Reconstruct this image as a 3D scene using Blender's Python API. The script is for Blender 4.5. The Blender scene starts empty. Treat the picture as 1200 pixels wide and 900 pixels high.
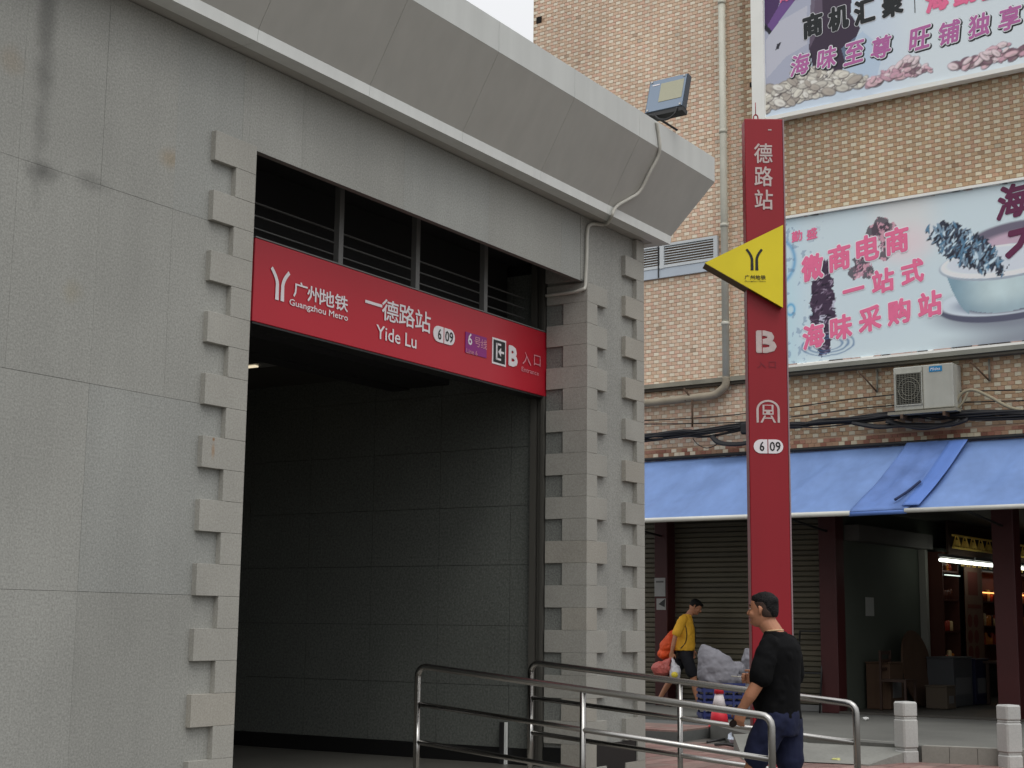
import bpy, bmesh, math, random
import numpy as np
from mathutils import Vector, Matrix
random.seed(7)
SC = bpy.context.scene
COL = SC.collection

# ------------------------------------------------------------------ camera
cam_d = bpy.data.cameras.new('camera'); cam = bpy.data.objects.new('camera', cam_d); COL.objects.link(cam)
R_ = Matrix([[0.5341354, -0.140554, -0.833633], [-0.8453285, -0.0760695, -0.5288035], [0.0109114, 0.9871464, -0.1594457]])
M_ = R_.to_4x4(); M_.translation = Vector((0, 0, 1.5)); cam.matrix_world = M_
cam_d.sensor_width = 36.0; cam_d.lens = 52.3948; cam_d.clip_end = 3000; cam_d.clip_start = 0.05
SC.camera = cam
SC.render.resolution_x = 1024; SC.render.resolution_y = 768

# ------------------------------------------------------------------ overcast sky and sun
SUN_EL, SUN_AZ = math.radians(58), math.radians(235)      # azimuth of the sun seen from above, ccw from +X
w = bpy.data.worlds.new('World'); SC.world = w; w.use_nodes = True
nt = w.node_tree; nt.nodes.clear()
sky = nt.nodes.new('ShaderNodeTexSky'); sky.sky_type = 'NISHITA'; sky.sun_disc = False
sky.sun_elevation = SUN_EL; sky.sun_rotation = math.radians(90) - SUN_AZ
sky.air_density = 1.0; sky.dust_density = 4.0
hs = nt.nodes.new('ShaderNodeHueSaturation'); hs.inputs['Saturation'].default_value = 0.12
mx = nt.nodes.new('ShaderNodeMixRGB'); mx.inputs[0].default_value = 0.75; mx.inputs[2].default_value = (8.6, 8.7, 8.9, 1)   # cloud layer
bg = nt.nodes.new('ShaderNodeBackground'); bg.inputs[1].default_value = 0.14
ow = nt.nodes.new('ShaderNodeOutputWorld')
nt.links.new(sky.outputs[0], hs.inputs['Color']); nt.links.new(hs.outputs[0], mx.inputs[1])
# overcast luminance: the horizon is about a third as bright as the zenith
tc_ = nt.nodes.new('ShaderNodeTexCoord'); sx_ = nt.nodes.new('ShaderNodeSeparateXYZ'); nt.links.new(tc_.outputs['Generated'], sx_.inputs[0])
mr_ = nt.nodes.new('ShaderNodeMapRange'); mr_.inputs['From Min'].default_value = 0; mr_.inputs['From Max'].default_value = 1
mr_.inputs['To Min'].default_value = .62; mr_.inputs['To Max'].default_value = 1.75; nt.links.new(sx_.outputs['Z'], mr_.inputs['Value'])
vs_ = nt.nodes.new('ShaderNodeVectorMath'); vs_.operation = 'SCALE'; nt.links.new(mx.outputs[0], vs_.inputs[0]); nt.links.new(mr_.outputs[0], vs_.inputs['Scale'])
nt.links.new(vs_.outputs[0], bg.inputs[0]); nt.links.new(bg.outputs[0], ow.inputs[0])
sl = bpy.data.lights.new('sun', 'SUN'); sl.energy = 0.55; sl.angle = math.radians(25); sl.color = (1, .97, .92)
so = bpy.data.objects.new('sun', sl); COL.objects.link(so)
sd = Vector((math.cos(SUN_EL)*math.cos(SUN_AZ), math.cos(SUN_EL)*math.sin(SUN_AZ), math.sin(SUN_EL)))
so.rotation_euler = sd.to_track_quat('Z', 'Y').to_euler(); so.location = (0, -5, 30)
SC.view_settings.view_transform = 'Standard'; SC.view_settings.look = 'None'
SC.view_settings.exposure = -0.28; SC.view_settings.gamma = 1
SC.cycles.max_bounces = 6

# ------------------------------------------------------------------ materials
def lin(c):
    c = [x/255.0 for x in c]
    return tuple(x/12.92 if x <= .04045 else ((x+.055)/1.055)**2.4 for x in c)
MATS = {}
def mat(name, col, rough=.7, metal=0., speck=0., sscale=180., blotch=0., bscale=2., bump=0., bumpscale=200.,
        emit=None, estr=0., stripe=None, spec=.4, alpha=1., trans=0., streak=0.):
    """col is a linear base colour; speckle / blotch vary it in world space."""
    if name in MATS: return MATS[name]
    m = bpy.data.materials.new(name); m.use_nodes = True; MATS[name] = m
    t = m.node_tree; N = t.nodes; L = t.links; b = N['Principled BSDF']
    b.inputs['Base Color'].default_value = (*col, 1); b.inputs['Roughness'].default_value = rough
    b.inputs['Metallic'].default_value = metal; b.inputs['Specular IOR Level'].default_value = spec
    if trans: b.inputs['Transmission Weight'].default_value = trans
    if alpha < 1: b.inputs['Alpha'].default_value = alpha
    if emit: b.inputs['Emission Color'].default_value = (*emit, 1); b.inputs['Emission Strength'].default_value = estr
    g = N.new('ShaderNodeNewGeometry'); cur = None
    def scaled(fac_out, amt, prev):
        mr = N.new('ShaderNodeMapRange'); mr.inputs['From Min'].default_value = .25; mr.inputs['From Max'].default_value = .75
        mr.inputs['To Min'].default_value = 1-amt; mr.inputs['To Max'].default_value = 1+amt
        L.new(fac_out, mr.inputs['Value'])
        vm = N.new('ShaderNodeVectorMath'); vm.operation = 'SCALE'
        if prev is None: vm.inputs[0].default_value = col
        else: L.new(prev, vm.inputs[0])
        L.new(mr.outputs[0], vm.inputs['Scale']); return vm.outputs[0]
    if speck:
        n = N.new('ShaderNodeTexNoise'); n.inputs['Scale'].default_value = sscale; n.inputs['Detail'].default_value = 3; n.inputs['Roughness'].default_value = .7
        L.new(g.outputs['Position'], n.inputs['Vector']); cur = scaled(n.outputs[0], speck, cur)
    if blotch:
        n = N.new('ShaderNodeTexNoise'); n.inputs['Scale'].default_value = bscale; n.inputs['Detail'].default_value = 5
        L.new(g.outputs['Position'], n.inputs['Vector']); cur = scaled(n.outputs[0], blotch, cur)
    if streak:
        mp = N.new('ShaderNodeMapping'); mp.inputs['Scale'].default_value = (7, 7, .35)
        n = N.new('ShaderNodeTexNoise'); n.inputs['Scale'].default_value = 1.; n.inputs['Detail'].default_value = 6
        L.new(g.outputs['Position'], mp.inputs['Vector']); L.new(mp.outputs[0], n.inputs['Vector']); cur = scaled(n.outputs[0], streak, cur)
    if cur is not None: L.new(cur, b.inputs['Base Color'])
    if bump:
        n = N.new('ShaderNodeTexNoise'); n.inputs['Scale'].default_value = bumpscale; n.inputs['Detail'].default_value = 4
        L.new(g.outputs['Position'], n.inputs['Vector'])
        bp = N.new('ShaderNodeBump'); bp.inputs['Strength'].default_value = bump; bp.inputs['Distance'].default_value = .01
        L.new(n.outputs[0], bp.inputs['Height']); L.new(bp.outputs[0], b.inputs['Normal'])
    m['top'] = 0
    return m
def stain(m, center, radius, colr, amt, stretch=(1, 1, 1)):
    """a soft stain that belongs to the surface: position based, multiplied into the colour"""
    t = m.node_tree; N = t.nodes; L = t.links; b = N['Principled BSDF']
    src = b.inputs['Base Color'].links[0].from_socket
    g = N.new('ShaderNodeNewGeometry')
    s = N.new('ShaderNodeVectorMath'); s.operation = 'SUBTRACT'; s.inputs[1].default_value = center; L.new(g.outputs['Position'], s.inputs[0])
    m2 = N.new('ShaderNodeVectorMath'); m2.operation = 'MULTIPLY'; m2.inputs[1].default_value = stretch; L.new(s.outputs[0], m2.inputs[0])
    ln = N.new('ShaderNodeVectorMath'); ln.operation = 'LENGTH'; L.new(m2.outputs[0], ln.inputs[0])
    n = N.new('ShaderNodeTexNoise'); n.inputs['Scale'].default_value = 6; n.inputs['Detail'].default_value = 6; L.new(g.outputs['Position'], n.inputs['Vector'])
    ad = N.new('ShaderNodeMath'); ad.operation = 'MULTIPLY_ADD'; L.new(n.outputs[0], ad.inputs[0]); ad.inputs[1].default_value = radius*1.1; L.new(ln.outputs['Value'], ad.inputs[2])
    mr = N.new('ShaderNodeMapRange'); mr.interpolation_type = 'SMOOTHSTEP'; mr.inputs['From Min'].default_value = radius*.55; mr.inputs['From Max'].default_value = radius*1.6
    mr.inputs['To Min'].default_value = amt; mr.inputs['To Max'].default_value = 0; L.new(ad.outputs[0], mr.inputs['Value'])
    mi = N.new('ShaderNodeMixRGB'); mi.blend_type = 'MULTIPLY'; L.new(mr.outputs[0], mi.inputs[0]); L.new(src, mi.inputs[1]); mi.inputs[2].default_value = (*colr, 1)
    L.new(mi.outputs[0], b.inputs['Base Color'])
def vmat(name, rough=.6, emit=0., speck=0.):
    if name in MATS: return MATS[name]
    m = bpy.data.materials.new(name); m.use_nodes = True; MATS[name] = m
    t = m.node_tree; b = t.nodes['Principled BSDF']; a = t.nodes.new('ShaderNodeVertexColor'); a.layer_name = 'Col'
    t.links.new(a.outputs[0], b.inputs['Base Color']); b.inputs['Roughness'].default_value = rough; b.inputs['Specular IOR Level'].default_value = .3
    return m

# ------------------------------------------------------------------ object helpers
BY = math.radians(3.87872157)           # the shop building stands turned by this much
RB = -BY                                # its frame: x = away from the street (n), y = along the front (u)
RT = math.radians(32.38843164-90)       # frame facing the camera side of the square: x = s, y = away
class Fr:
    def __init__(s, a): s.a = a; s.m = Matrix.Rotation(a, 3, 'Z')
W0, FB, FT = Fr(0), Fr(RB), Fr(RT)
def tag(o, label=None, cat=None, group=None, kind=None):
    if label: o['label'] = label
    if cat: o['category'] = cat
    if group: o['group'] = group
    if kind: o['kind'] = kind
    return o
def empty(name, p, label, cat, group=None, fr=W0, kind=None):
    o = bpy.data.objects.new(name, None); COL.objects.link(o); o.location = fr.m @ Vector(p); o.empty_display_size = .1
    return tag(o, label, cat, group, kind)
def wloc(o):
    if o.parent is None: return Vector(o.location)
    return wloc(o.parent) + Matrix.Rotation(wrot(o.parent), 3, 'Z') @ Vector(o.location)
def wrot(o): return o.rotation_euler.z + (wrot(o.parent) if o.parent else 0)
def link(name, me, m, parent, fr, c):
    o = bpy.data.objects.new(name, me); COL.objects.link(o)
    if m is not None and not me.materials: me.materials.append(m)
    wl = fr.m @ Vector(c)
    if parent is not None:
        pr = wrot(parent); o.parent = parent
        o.rotation_euler = (0, 0, fr.a - pr); o.location = Matrix.Rotation(-pr, 3, 'Z') @ (wl - wloc(parent))
    else: o.rotation_euler = (0, 0, fr.a); o.location = wl
    return o
def mk(name, V, F, m, parent=None, fr=W0, smooth=False, cols=None):
    """V in frame coordinates; origin goes to the base centre"""
    V = np.asarray(V, float); lo = V.min(0); hi = V.max(0); c = np.array([(lo[0]+hi[0])/2, (lo[1]+hi[1])/2, lo[2]])
    me = bpy.data.meshes.new(name); me.from_pydata((V-c).tolist(), [], F)
    if cols is not None:
        at = me.color_attributes.new('Col', 'FLOAT_COLOR', 'POINT'); cc = np.ones((len(V), 4)); cc[:, :3] = cols
        at.data.foreach_set('color', cc.ravel())
    if smooth: me.polygons.foreach_set('use_smooth', [True]*len(me.polygons))
    me.update()
    return link(name, me, m, parent, fr, c)
BOXC = {}
def box(name, c, s, m, parent=None, fr=W0, bev=0.):
    """c = centre of the box, s = size; meshes are shared between equal boxes of one material"""
    k = (tuple(round(x, 4) for x in s), m.name if m else '', bev)
    me = BOXC.get(k)
    if me is None:
        bm = bmesh.new(); bmesh.ops.create_cube(bm, size=1); bmesh.ops.scale(bm, vec=s, verts=bm.verts)
        if bev: bmesh.ops.bevel(bm, geom=bm.edges[:], offset=bev, segments=1, affect='EDGES')
        bmesh.ops.translate(bm, vec=(0, 0, s[2]/2), verts=bm.verts)
        me = bpy.data.meshes.new(name); bm.to_mesh(me); bm.free(); me.materials.append(m); BOXC[k] = me
    return link(name, me, m, parent, fr, (c[0], c[1], c[2]-s[2]/2))
def box2(name, lo, hi, m, parent=None, fr=W0, bev=0.):
    return box(name, [(a+b)/2 for a, b in zip(lo, hi)], [abs(b-a) for a, b in zip(lo, hi)], m, parent, fr, bev)
def tubegeo(pts, rad, seg=10, closed_ends=True, flat=1.):
    P = [Vector(p) for p in pts]; V = []; F = []
    if not hasattr(rad, '__len__'): rad = [rad]*len(P)
    up = None
    for i, p in enumerate(P):
        t = (P[min(i+1, len(P)-1)] - P[max(i-1, 0)]).normalized()
        if up is None:
            up = Vector((0, 0, 1)) if abs(t.z) < .9 else Vector((1, 0, 0))
        a = t.cross(up).normalized(); b = a.cross(t).normalized(); up = b
        for k in range(seg):
            th = 2*math.pi*k/seg; V.append(p + (a*math.cos(th) + b*math.sin(th)*flat)*rad[i])
    for i in range(len(P)-1):
        for k in range(seg):
            F.append((i*seg+k, i*seg+(k+1) % seg, (i+1)*seg+(k+1) % seg, (i+1)*seg+k))
    if closed_ends: F.append(tuple(range(seg))[::-1]); F.append(tuple((len(P)-1)*seg+k for k in range(seg)))
    return [tuple(v) for v in V], F
def bezier(pts, n=8):
    """smooth path through points (Catmull-Rom)"""
    P = [Vector(p) for p in pts]; out = []
    for i in range(len(P)-1):
        a, b, c, d = P[max(i-1, 0)], P[i], P[i+1], P[min(i+2, len(P)-1)]
        for k in range(n):
            t = k/n; out.append(.5*((2*b)+(c-a)*t+(2*a-5*b+4*c-d)*t*t+(3*b-a-3*c+d)*t**3))
    out.append(P[-1]); return out
def tube(name, pts, rad, m, parent=None, fr=W0, seg=10, smooth=True, flat=1.):
    V, F = tubegeo(pts, rad, seg, True, flat); return mk(name, V, F, m, parent, fr, smooth)
class MB:
    def __init__(s): s.V = []; s.F = []
    def add(s, V, F): o = len(s.V); s.V += list(V); s.F += [tuple(i+o for i in f) for f in F]
    def box(s, lo, hi):
        x0, y0, z0 = lo; x1, y1, z1 = hi
        s.add([(x0,y0,z0),(x1,y0,z0),(x1,y1,z0),(x0,y1,z0),(x0,y0,z1),(x1,y0,z1),(x1,y1,z1),(x0,y1,z1)],
              [(0,3,2,1),(4,5,6,7),(0,1,5,4),(1,2,6,5),(2,3,7,6),(3,0,4,7)])
    def tube(s, *a, **k): s.add(*tubegeo(*a, **k))
    def prism(s, poly, ax, t):
        """poly: list of 3d points, extruded by vector t"""
        n = len(poly); t = Vector(t); s.add([tuple(p) for p in poly]+[tuple(Vector(p)+t) for p in poly],
              [tuple(range(n)), tuple(range(2*n-1, n-1, -1))]+[(i, i+n, (i+1) % n+n, (i+1) % n) for i in range(n)])
    def build(s, name, m, parent=None, fr=W0, smooth=False): return mk(name, s.V, s.F, m, parent, fr, smooth)
# flat lettering: a point (a, z) on a wall -> frame coordinates
class Wall:
    def __init__(s, fr, f): s.fr = fr; s.f = f          # f(a, z, d): a to the viewer's right, d out of the wall
TXT = {}
def glyph(s, bold=0., ext=.0):
    k = (s, bold)
    if k in TXT: return TXT[k]
    cu = bpy.data.curves.new('t', 'FONT'); cu.body = s; cu.size = 1; cu.offset = bold; cu.resolution_u = 2; cu.fill_mode = 'FRONT'
    o = bpy.data.objects.new('t', cu); COL.objects.link(o); dg = bpy.context.evaluated_depsgraph_get(); dg.update()
    me = bpy.data.meshes.new_from_object(o.evaluated_get(dg)); V = np.array([v.co[:] for v in me.vertices]); F = [tuple(p.vertices) for p in me.polygons]
    bpy.data.objects.remove(o); bpy.data.curves.remove(cu); bpy.data.meshes.remove(me)
    TXT[k] = (V, F); return TXT[k]
def letter(wall, s, c, wd, ht, m, parent, d=.004, bold=0., shear=0., slant=0., name='lettering', box_of=None, thick=.002):
    """lettering centred on c=(a,z), fitted to wd x ht; shear = rise per metre to the right"""
    V, F = glyph(s, 0.); V0 = glyph(box_of or s, 0.)[0] if True else V
    lo = V0.min(0); hi = V0.max(0); sx = wd/max(hi[0]-lo[0], 1e-6); sy = ht/max(hi[1]-lo[1], 1e-6)
    if s == '一': sy = sx
    X = (V[:, 0]-(lo[0]+hi[0])/2)*sx; Y = (V[:, 1]-(lo[1]+hi[1])/2)*sy
    if not bold: offs = [(0, 0)]
    else:           # heavier strokes: the glyph stamped round a small circle, each stamp a hair deeper
        r = bold*ht*.62; n_ = 8 if bold < .06 else 12; offs = [(r*math.cos(t*6.2832/n_), r*math.sin(t*6.2832/n_)) for t in range(n_)]
        if bold > .06: offs += [(r*.5*math.cos(t*6.2832/6), r*.5*math.sin(t*6.2832/6)) for t in range(6)]
    VV = []; FF = []
    for k, (ox, oy) in enumerate(offs):
        A = c[0]+X+ox+Y*slant; Z = c[1]+Y+oy+X*shear; o_ = len(VV)
        VV += [wall.f(a, z, d+k*.00012) for a, z in zip(A, Z)]; FF += [tuple(i+o_ for i in f) for f in F]
    return mk(name, VV, FF, m, parent, wall.fr)
def plate(wall, poly, m, parent, d0, d1, name):
    """polygon (a,z) with thickness from d0 to d1"""
    n = len(poly); V = [wall.f(a, z, d0) for a, z in poly]+[wall.f(a, z, d1) for a, z in poly]
    F = [tuple(range(n))[::-1], tuple(range(n, 2*n))]+[(i, (i+1) % n, (i+1) % n+n, i+n) for i in range(n)]
    return mk(name, V, F, m, parent, wall.fr)
def pill(cx, cz, w_, h_, n=8):
    r = h_/2; P = []
    for k in range(n+1): t = -math.pi/2+math.pi*k/n; P.append((cx+w_/2-r+r*math.cos(t), cz+r*math.sin(t)))
    for k in range(n+1): t = math.pi/2+math.pi*k/n; P.append((cx-w_/2+r+r*math.cos(t), cz+r*math.sin(t)))
    return P

# ------------------------------------------------------------------ base materials
GR = lin((150, 150, 146))
granite = mat('wall granite', lin((151, 151, 145)), .75, speck=.30, sscale=75, blotch=.09, bscale=1.1, bump=.12, bumpscale=90, streak=.045)
stain(granite, ((5.455,4.682)[0], 6.667, 4.95), .10, (.56, .56, .56), .9, (1, 1, .075))
stain(granite, ((5.477,4.000)[0], 6.667, 4.03), .13, (.45, .45, .45), .9, (.8, 1, 1.2))
stain(granite, ((5.852,4.053)[0], 6.667, 4.05), .11, (.55, .55, .55), .6, (.6, 1, 1.4))
stain(granite, (6.47, 6.667, 4.37), .12, (.95, .74, .5), .55, (.9, 1, 1.2))
stain(granite, (5.75, 6.667, 3.37), .10, (.9, .8, .6), .4)
stain(granite, (5.22, 6.667, 4.6), .12, (.95, .78, .6), .4)
gr_var = [granite]+[mat('wall granite %d' % q_, lin(c_), .75, speck=.30, sscale=75, blotch=.09, bscale=1.1, bump=.12, bumpscale=90, streak=.045) for q_, c_ in enumerate([(149, 149, 143), (153, 153, 147), (150, 151, 146)])]
granite_q = mat('quoin granite', lin((159, 157, 149)), .75, speck=.22, sscale=80, blotch=.09, bscale=2.2, bump=.1, bumpscale=90)
stain(granite_q, (6.92, 6.626, 2.64), .018, (.75, .35, .12), 1.)
stain(granite_q, (6.92, 6.626, 2.57), .028, (.95, .6, .35), .7, (1.4, 1, .4))
granite_q2 = mat('quoin granite warm', lin((161, 157, 147)), .75, speck=.22, sscale=80, blotch=.1, bscale=2.2, bump=.1, bumpscale=90)
granite_d = mat('interior granite', lin((100, 103, 98)), .5, speck=.5, sscale=48, blotch=.08, bscale=1.4)  # darker than the facade granite: the interior's shade is put into the colour
flame = mat('flamed granite', lin((120, 122, 117)), .85, speck=.4, sscale=60, bump=.5, bumpscale=60)
black_stone = mat('black skirting stone', (.012, .012, .012), .35)
white_metal = mat('cornice panel white', lin((178, 176, 169)), .5, blotch=.05, bscale=1.5, streak=.045)
cornice_strip = mat('cornice edge white', lin((196, 198, 194)), .5, blotch=.04, bscale=2., streak=.06)
cornice_bright = mat('cornice lower edge white', lin((222, 224, 220)), .5, blotch=.04, bscale=2., streak=.06)  # whiter than the other cornice parts: light on this edge put into the colour
steel = mat('brushed stainless steel', (.42, .41, .39), .27, metal=1., speck=.06, sscale=40)
dark_metal = mat('dark painted metal', (.02, .02, .02), .5)
grey_metal = mat('grey painted metal', lin((120, 120, 118)), .5)
concrete = mat('worn concrete', lin((130, 130, 124)), .9, speck=.12, sscale=30, blotch=.2, bscale=1.3, bump=.2, bumpscale=30)
red_paint = mat('totem red paint', lin((146, 22, 35)), .45, blotch=.06, bscale=1.2, streak=.04)
sign_red = mat('sign red film', lin((184, 28, 46)), .4, blotch=.04, bscale=1.5)

# ------------------------------------------------------------------ ground
g = mk('ground', [(-400, -400, 0), (900, -400, 0), (900, 900, 0), (-400, 900, 0)], [(0, 1, 2, 3)],
       mat('road concrete', lin((96, 92, 87)), .9, speck=.15, sscale=25, blotch=.2, bscale=.8)); tag(g, kind='structure')
pv = mk('pavement', [(12.6, 2.8, .004), (18.06, 2.8, .004), (18.06, 9.9, .004), (12.6, 9.9, .004)], [(0, 1, 2, 3)],
        mat('sandy joints', lin((96, 84, 76)), .95)); tag(pv, kind='structure')
pm = [mat('pink paver %d' % i, lin(c), .9, speck=.12, sscale=50, blotch=.2, bscale=2.) for i, c in enumerate([(134, 104, 97), (124, 98, 92), (142, 116, 108), (128, 108, 100)])]
for i in range(9):
    for j in range(30):
        x = 14.55+i*.4+(.2 if j % 2 else 0)-.1
        if x > 17.9: continue
        box('paver', (x, 3.9+j*.2, .012+.002*random.random()), (.39, .19, .02), random.choice(pm), pv)
# concrete pavement before the shops, raised by a kerb
def poly_slab(name, P, z0, z1, m, **k):
    n = len(P); o = mk(name, [(x, y, z1) for x, y in P]+[(x, y, z0) for x, y in P],
        [tuple(range(n)), tuple(range(2*n-1, n-1, -1))]+[(i, i+n, (i+1) % n+n, (i+1) % n) for i in range(n)], m, **k); return o
shop_pave = mat('grey shop pavement', lin((100, 100, 95)), .8, speck=.1, sscale=20, blotch=.22, bscale=.9, bump=.1, bumpscale=20)
o = poly_slab('shop_pavement', [(17.05, 5.30), (17.42, 3.2), (18.2, -9), (34, -9), (34, 19), (20.3, 19), (20.3, 9.2), (18.9, 8.75), (17.5, 7.6)], -.05, .2, shop_pave); tag(o, kind='structure')
kerb = mat('kerb stone', lin((140, 138, 130)), .85, speck=.1, sscale=40, blotch=.12)
for i in range(7):
    t0 = i/7.; p = Vector((17.04, 5.28, 0)).lerp(Vector((17.42, 3.2, 0)), t0); q = Vector((17.04, 5.28, 0)).lerp(Vector((17.42, 3.2, 0)), t0+1/7.-.003)
    mk('kerb_stone', [(p.x-.03, p.y, 0), (q.x-.03, q.y, 0), (q.x+.14, q.y, 0), (p.x+.14, p.y, 0), (p.x-.03, p.y, .206), (q.x-.03, q.y, .206), (q.x+.14, q.y, .206), (p.x+.14, p.y, .206)],
       [(0, 3, 2, 1), (4, 5, 6, 7), (0, 1, 5, 4), (1, 2, 6, 5), (2, 3, 7, 6), (3, 0, 4, 7)], kerb, o)
P0 = [(15.98, 7.0, .035), (16.15, 6.46, .035), (16.22, 5.62, .035), (17.3, 5.30, .204), (17.9, 7.3, .204), (17.3, 7.7, .204)]
P1 = [(x, y, -.02) for x, y, z in P0]; n = len(P0)
o = mk('concrete_ramp', P0+P1, [(0, 1, 2), (0, 2, 5), (2, 3, 4), (2, 4, 5)]+[(i, i+n, (i+1) % n+n, (i+1) % n) for i in range(n)], concrete); tag(o, kind='structure')
# pink-topped plinth beside the station
pl = box2('paved_step', (18.1, 8.85, 0), (24, 19, .13), mat('step riser grey', lin((96, 98, 96)), .85, speck=.1, sscale=30, blotch=.1)); tag(pl, kind='structure')
for i in range(4):
    for j in range(5): box('paver', (18.1+.16+i*.3, 8.85+.1+.15+j*.3-.1, .14), (.29, .29, .024), random.choice(pm[2:]+[pm[0]]), pl)
# ------------------------------------------------------------------ station platform and ramp
fl = box2('station_floor', (7.2, 6.64, -.02), (11.79, 16, .247), mat('grey floor stone', lin((92, 90, 84)), .4, speck=.12, sscale=40, blotch=.1)); tag(fl, kind='structure')
lf = mat('landing granite', lin((140, 136, 128)), .8, speck=.15, sscale=40)
o = mk('entrance_ramp', [(9.1, 6.64, .245), (10.62, 6.64, .245), (10.62, 3.7, .02), (9.1, 3.7, .02), (9.1, 6.64, -.02), (10.62, 6.64, -.02), (10.62, 3.7, -.02), (9.1, 3.7, -.02)],
       [(0, 1, 2, 3), (0, 3, 7, 4), (1, 5, 6, 2), (3, 2, 6, 7)], lf); tag(o, kind='structure')
for k in range(2):
    o = box2('entrance_step', (6.6, 6.64-.34*(2-k), -.01), (9.09, 6.635-.34*(1-k), .085*(k+1)-.005), lf); tag(o, kind='structure')

# ------------------------------------------------------------------ the station entrance building
ST = empty('station_entrance', (9, 8, 0), 'grey granite station entrance with toothed stone blocks round its dark doorway', 'building')
D = 6.667
def rnd_panel(x0, x1, z0, z1, m=granite, name='wall_panel', j=.0022):
    if x1-x0 < .02 or z1-z0 < .02: return
    e = random.uniform(0, .0015)
    box2(name, (x0+j*.3, D-e, z0+j/2), (x1-j*.3, D+.003, z1-j/2), m if m is not granite or 3.5 < x1 < 7.0 and z0 > 2.5 else random.choice(gr_var), ST)
backing = mat('panel backing', lin((116, 116, 112)), .95)
box2('backing_wall', (2.6, D+.006, -.05), (7.20, D+.40, 5.27), backing, ST)
zs = [-.03, .46, 1.66, 2.86, 4.055, 5.268]
xs = [2.7, 3.515, 4.115, 4.715, 5.315, 5.917, 6.51, 7.11, 7.18]
for a in range(len(zs)-1):
    row = xs if a != 1 and a != 2 else [2.7, 3.515, 4.715, 5.917, 7.18]
    for b in range(len(row)-1): rnd_panel(row[b], row[b+1], zs[a], zs[a+1])
# lintel over the doorway
box2('lintel_core', (7.20, D+.008, 4.66), (11.76, D+.055, 5.27), backing, ST)
lx = [7.18, 7.72, 8.92, 10.12, 11.32, 11.665]
for a in range(len(lx)-1): rnd_panel(lx[a], lx[a+1], 4.643, 5.268, name='lintel_panel')
box2('lintel_underside', (7.20, D+.0045, 4.645), (11.73, D+.055, 4.658), backing, ST)
# pillar at the right
box2('pillar_core', (11.675, D+.002, 4.66), (11.93, D+.38, 5.27), granite, ST)
box2('pillar_core', (11.765, D+.004, -.05), (12.83, 7.078, 5.27), granite, ST)
box2('flank_wall', (12.01, 7.08, -.05), (12.83, D+5.0, 5.27), granite, ST)
QT = .0
def quoin(lo, hi, warm=False): box2('quoin_block', (lo[0], lo[1], lo[2]+.0007), (hi[0], hi[1], hi[2]-.0007), granite_q2 if warm else granite_q, ST, bev=.0018)
for k in range(-1, 12):
    zb = 4.457-.4*k; wl = random.random() < .3 and k > 3; ws = random.random() < .15
    if k >= 0:
        quoin((6.824, 6.626, zb), (7.215, 7.06, zb+.2), wl); 
        if zb > 0: quoin((7.024, 6.626, zb-.2), (7.215, 7.06, zb), ws)
        quoin((11.73, 6.626, zb), (12.11, 7.065, zb+.2 if k else zb+.18), random.random() < .3)
        if zb > .1: quoin((11.73, 6.626, zb-.2), (11.92, 6.885, zb), random.random() < .15)
    quoin((12.48, 6.626, zb), (12.866, 7.05, zb+.2), random.random() < .3)
    if zb > .1: quoin((12.71, 6.626, zb-.2), (12.866, 6.885, zb))
quoin((12.71, 6.626, 5.057), (12.866, 6.885, 5.266))
for k in range(12):          # rough flamed infill in the notches of the jamb
    zb = 4.457-.4*k
    if zb > .5: box2('rough_infill', (11.752, 6.89, zb-.199), (11.764, 7.075, zb-.001), flame, ST)
box2('plinth_block', (11.738, 6.89, .2), (11.765, 7.075, .42), black_stone, ST)
box2('plinth_block', (11.925, 6.64, -.02), (12.705, 6.664, .45), black_stone, ST)
# guide rail of the closing shutter, then the side wall running inside
box2('shutter_guide', (11.72, 7.085, .24), (11.80, 7.115, 4.9), steel_d := mat('guide rail aluminium', lin((100, 98, 92)), .45, metal=.4), ST)
box2('shutter_guide', (11.755, 7.125, .24), (11.80, 7.165, 4.9), steel_d, ST)
box2('shutter_guide', (11.73, 7.175, .24), (11.80, 7.235, 4.9), steel_d, ST)
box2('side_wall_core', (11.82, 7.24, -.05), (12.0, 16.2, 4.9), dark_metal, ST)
yj = [7.25, 7.48, 8.29, 9.10, 9.91, 10.72, 11.53, 12.34, 13.15, 13.96, 14.77, 15.9]; zj = [.39, .945, 1.49, 2.05, 2.60, 3.15, 3.70, 4.25, 4.8]
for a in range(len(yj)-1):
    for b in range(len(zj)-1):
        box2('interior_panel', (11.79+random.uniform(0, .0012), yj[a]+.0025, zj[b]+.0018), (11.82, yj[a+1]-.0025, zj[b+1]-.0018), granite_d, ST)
box2('skirting', (11.775, 7.24, .24), (11.81, 15.95, .386), black_stone, ST)
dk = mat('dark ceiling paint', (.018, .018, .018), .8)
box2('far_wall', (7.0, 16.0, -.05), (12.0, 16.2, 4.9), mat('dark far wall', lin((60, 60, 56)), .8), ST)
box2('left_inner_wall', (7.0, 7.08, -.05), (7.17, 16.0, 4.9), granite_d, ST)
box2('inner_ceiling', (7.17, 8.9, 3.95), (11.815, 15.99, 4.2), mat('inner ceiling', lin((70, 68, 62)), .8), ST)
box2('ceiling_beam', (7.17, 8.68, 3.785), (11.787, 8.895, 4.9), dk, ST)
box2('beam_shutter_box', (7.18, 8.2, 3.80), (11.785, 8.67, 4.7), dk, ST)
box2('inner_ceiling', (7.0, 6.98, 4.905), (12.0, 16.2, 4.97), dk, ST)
box2('roof_slab', (2.6, 6.98, 5.0), (12.82, 16.2, 5.26), backing, ST)
box2('right_outer_wall', (12.0, 11.7, -.05), (12.83, 16.2, 5.0), granite, ST)
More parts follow.
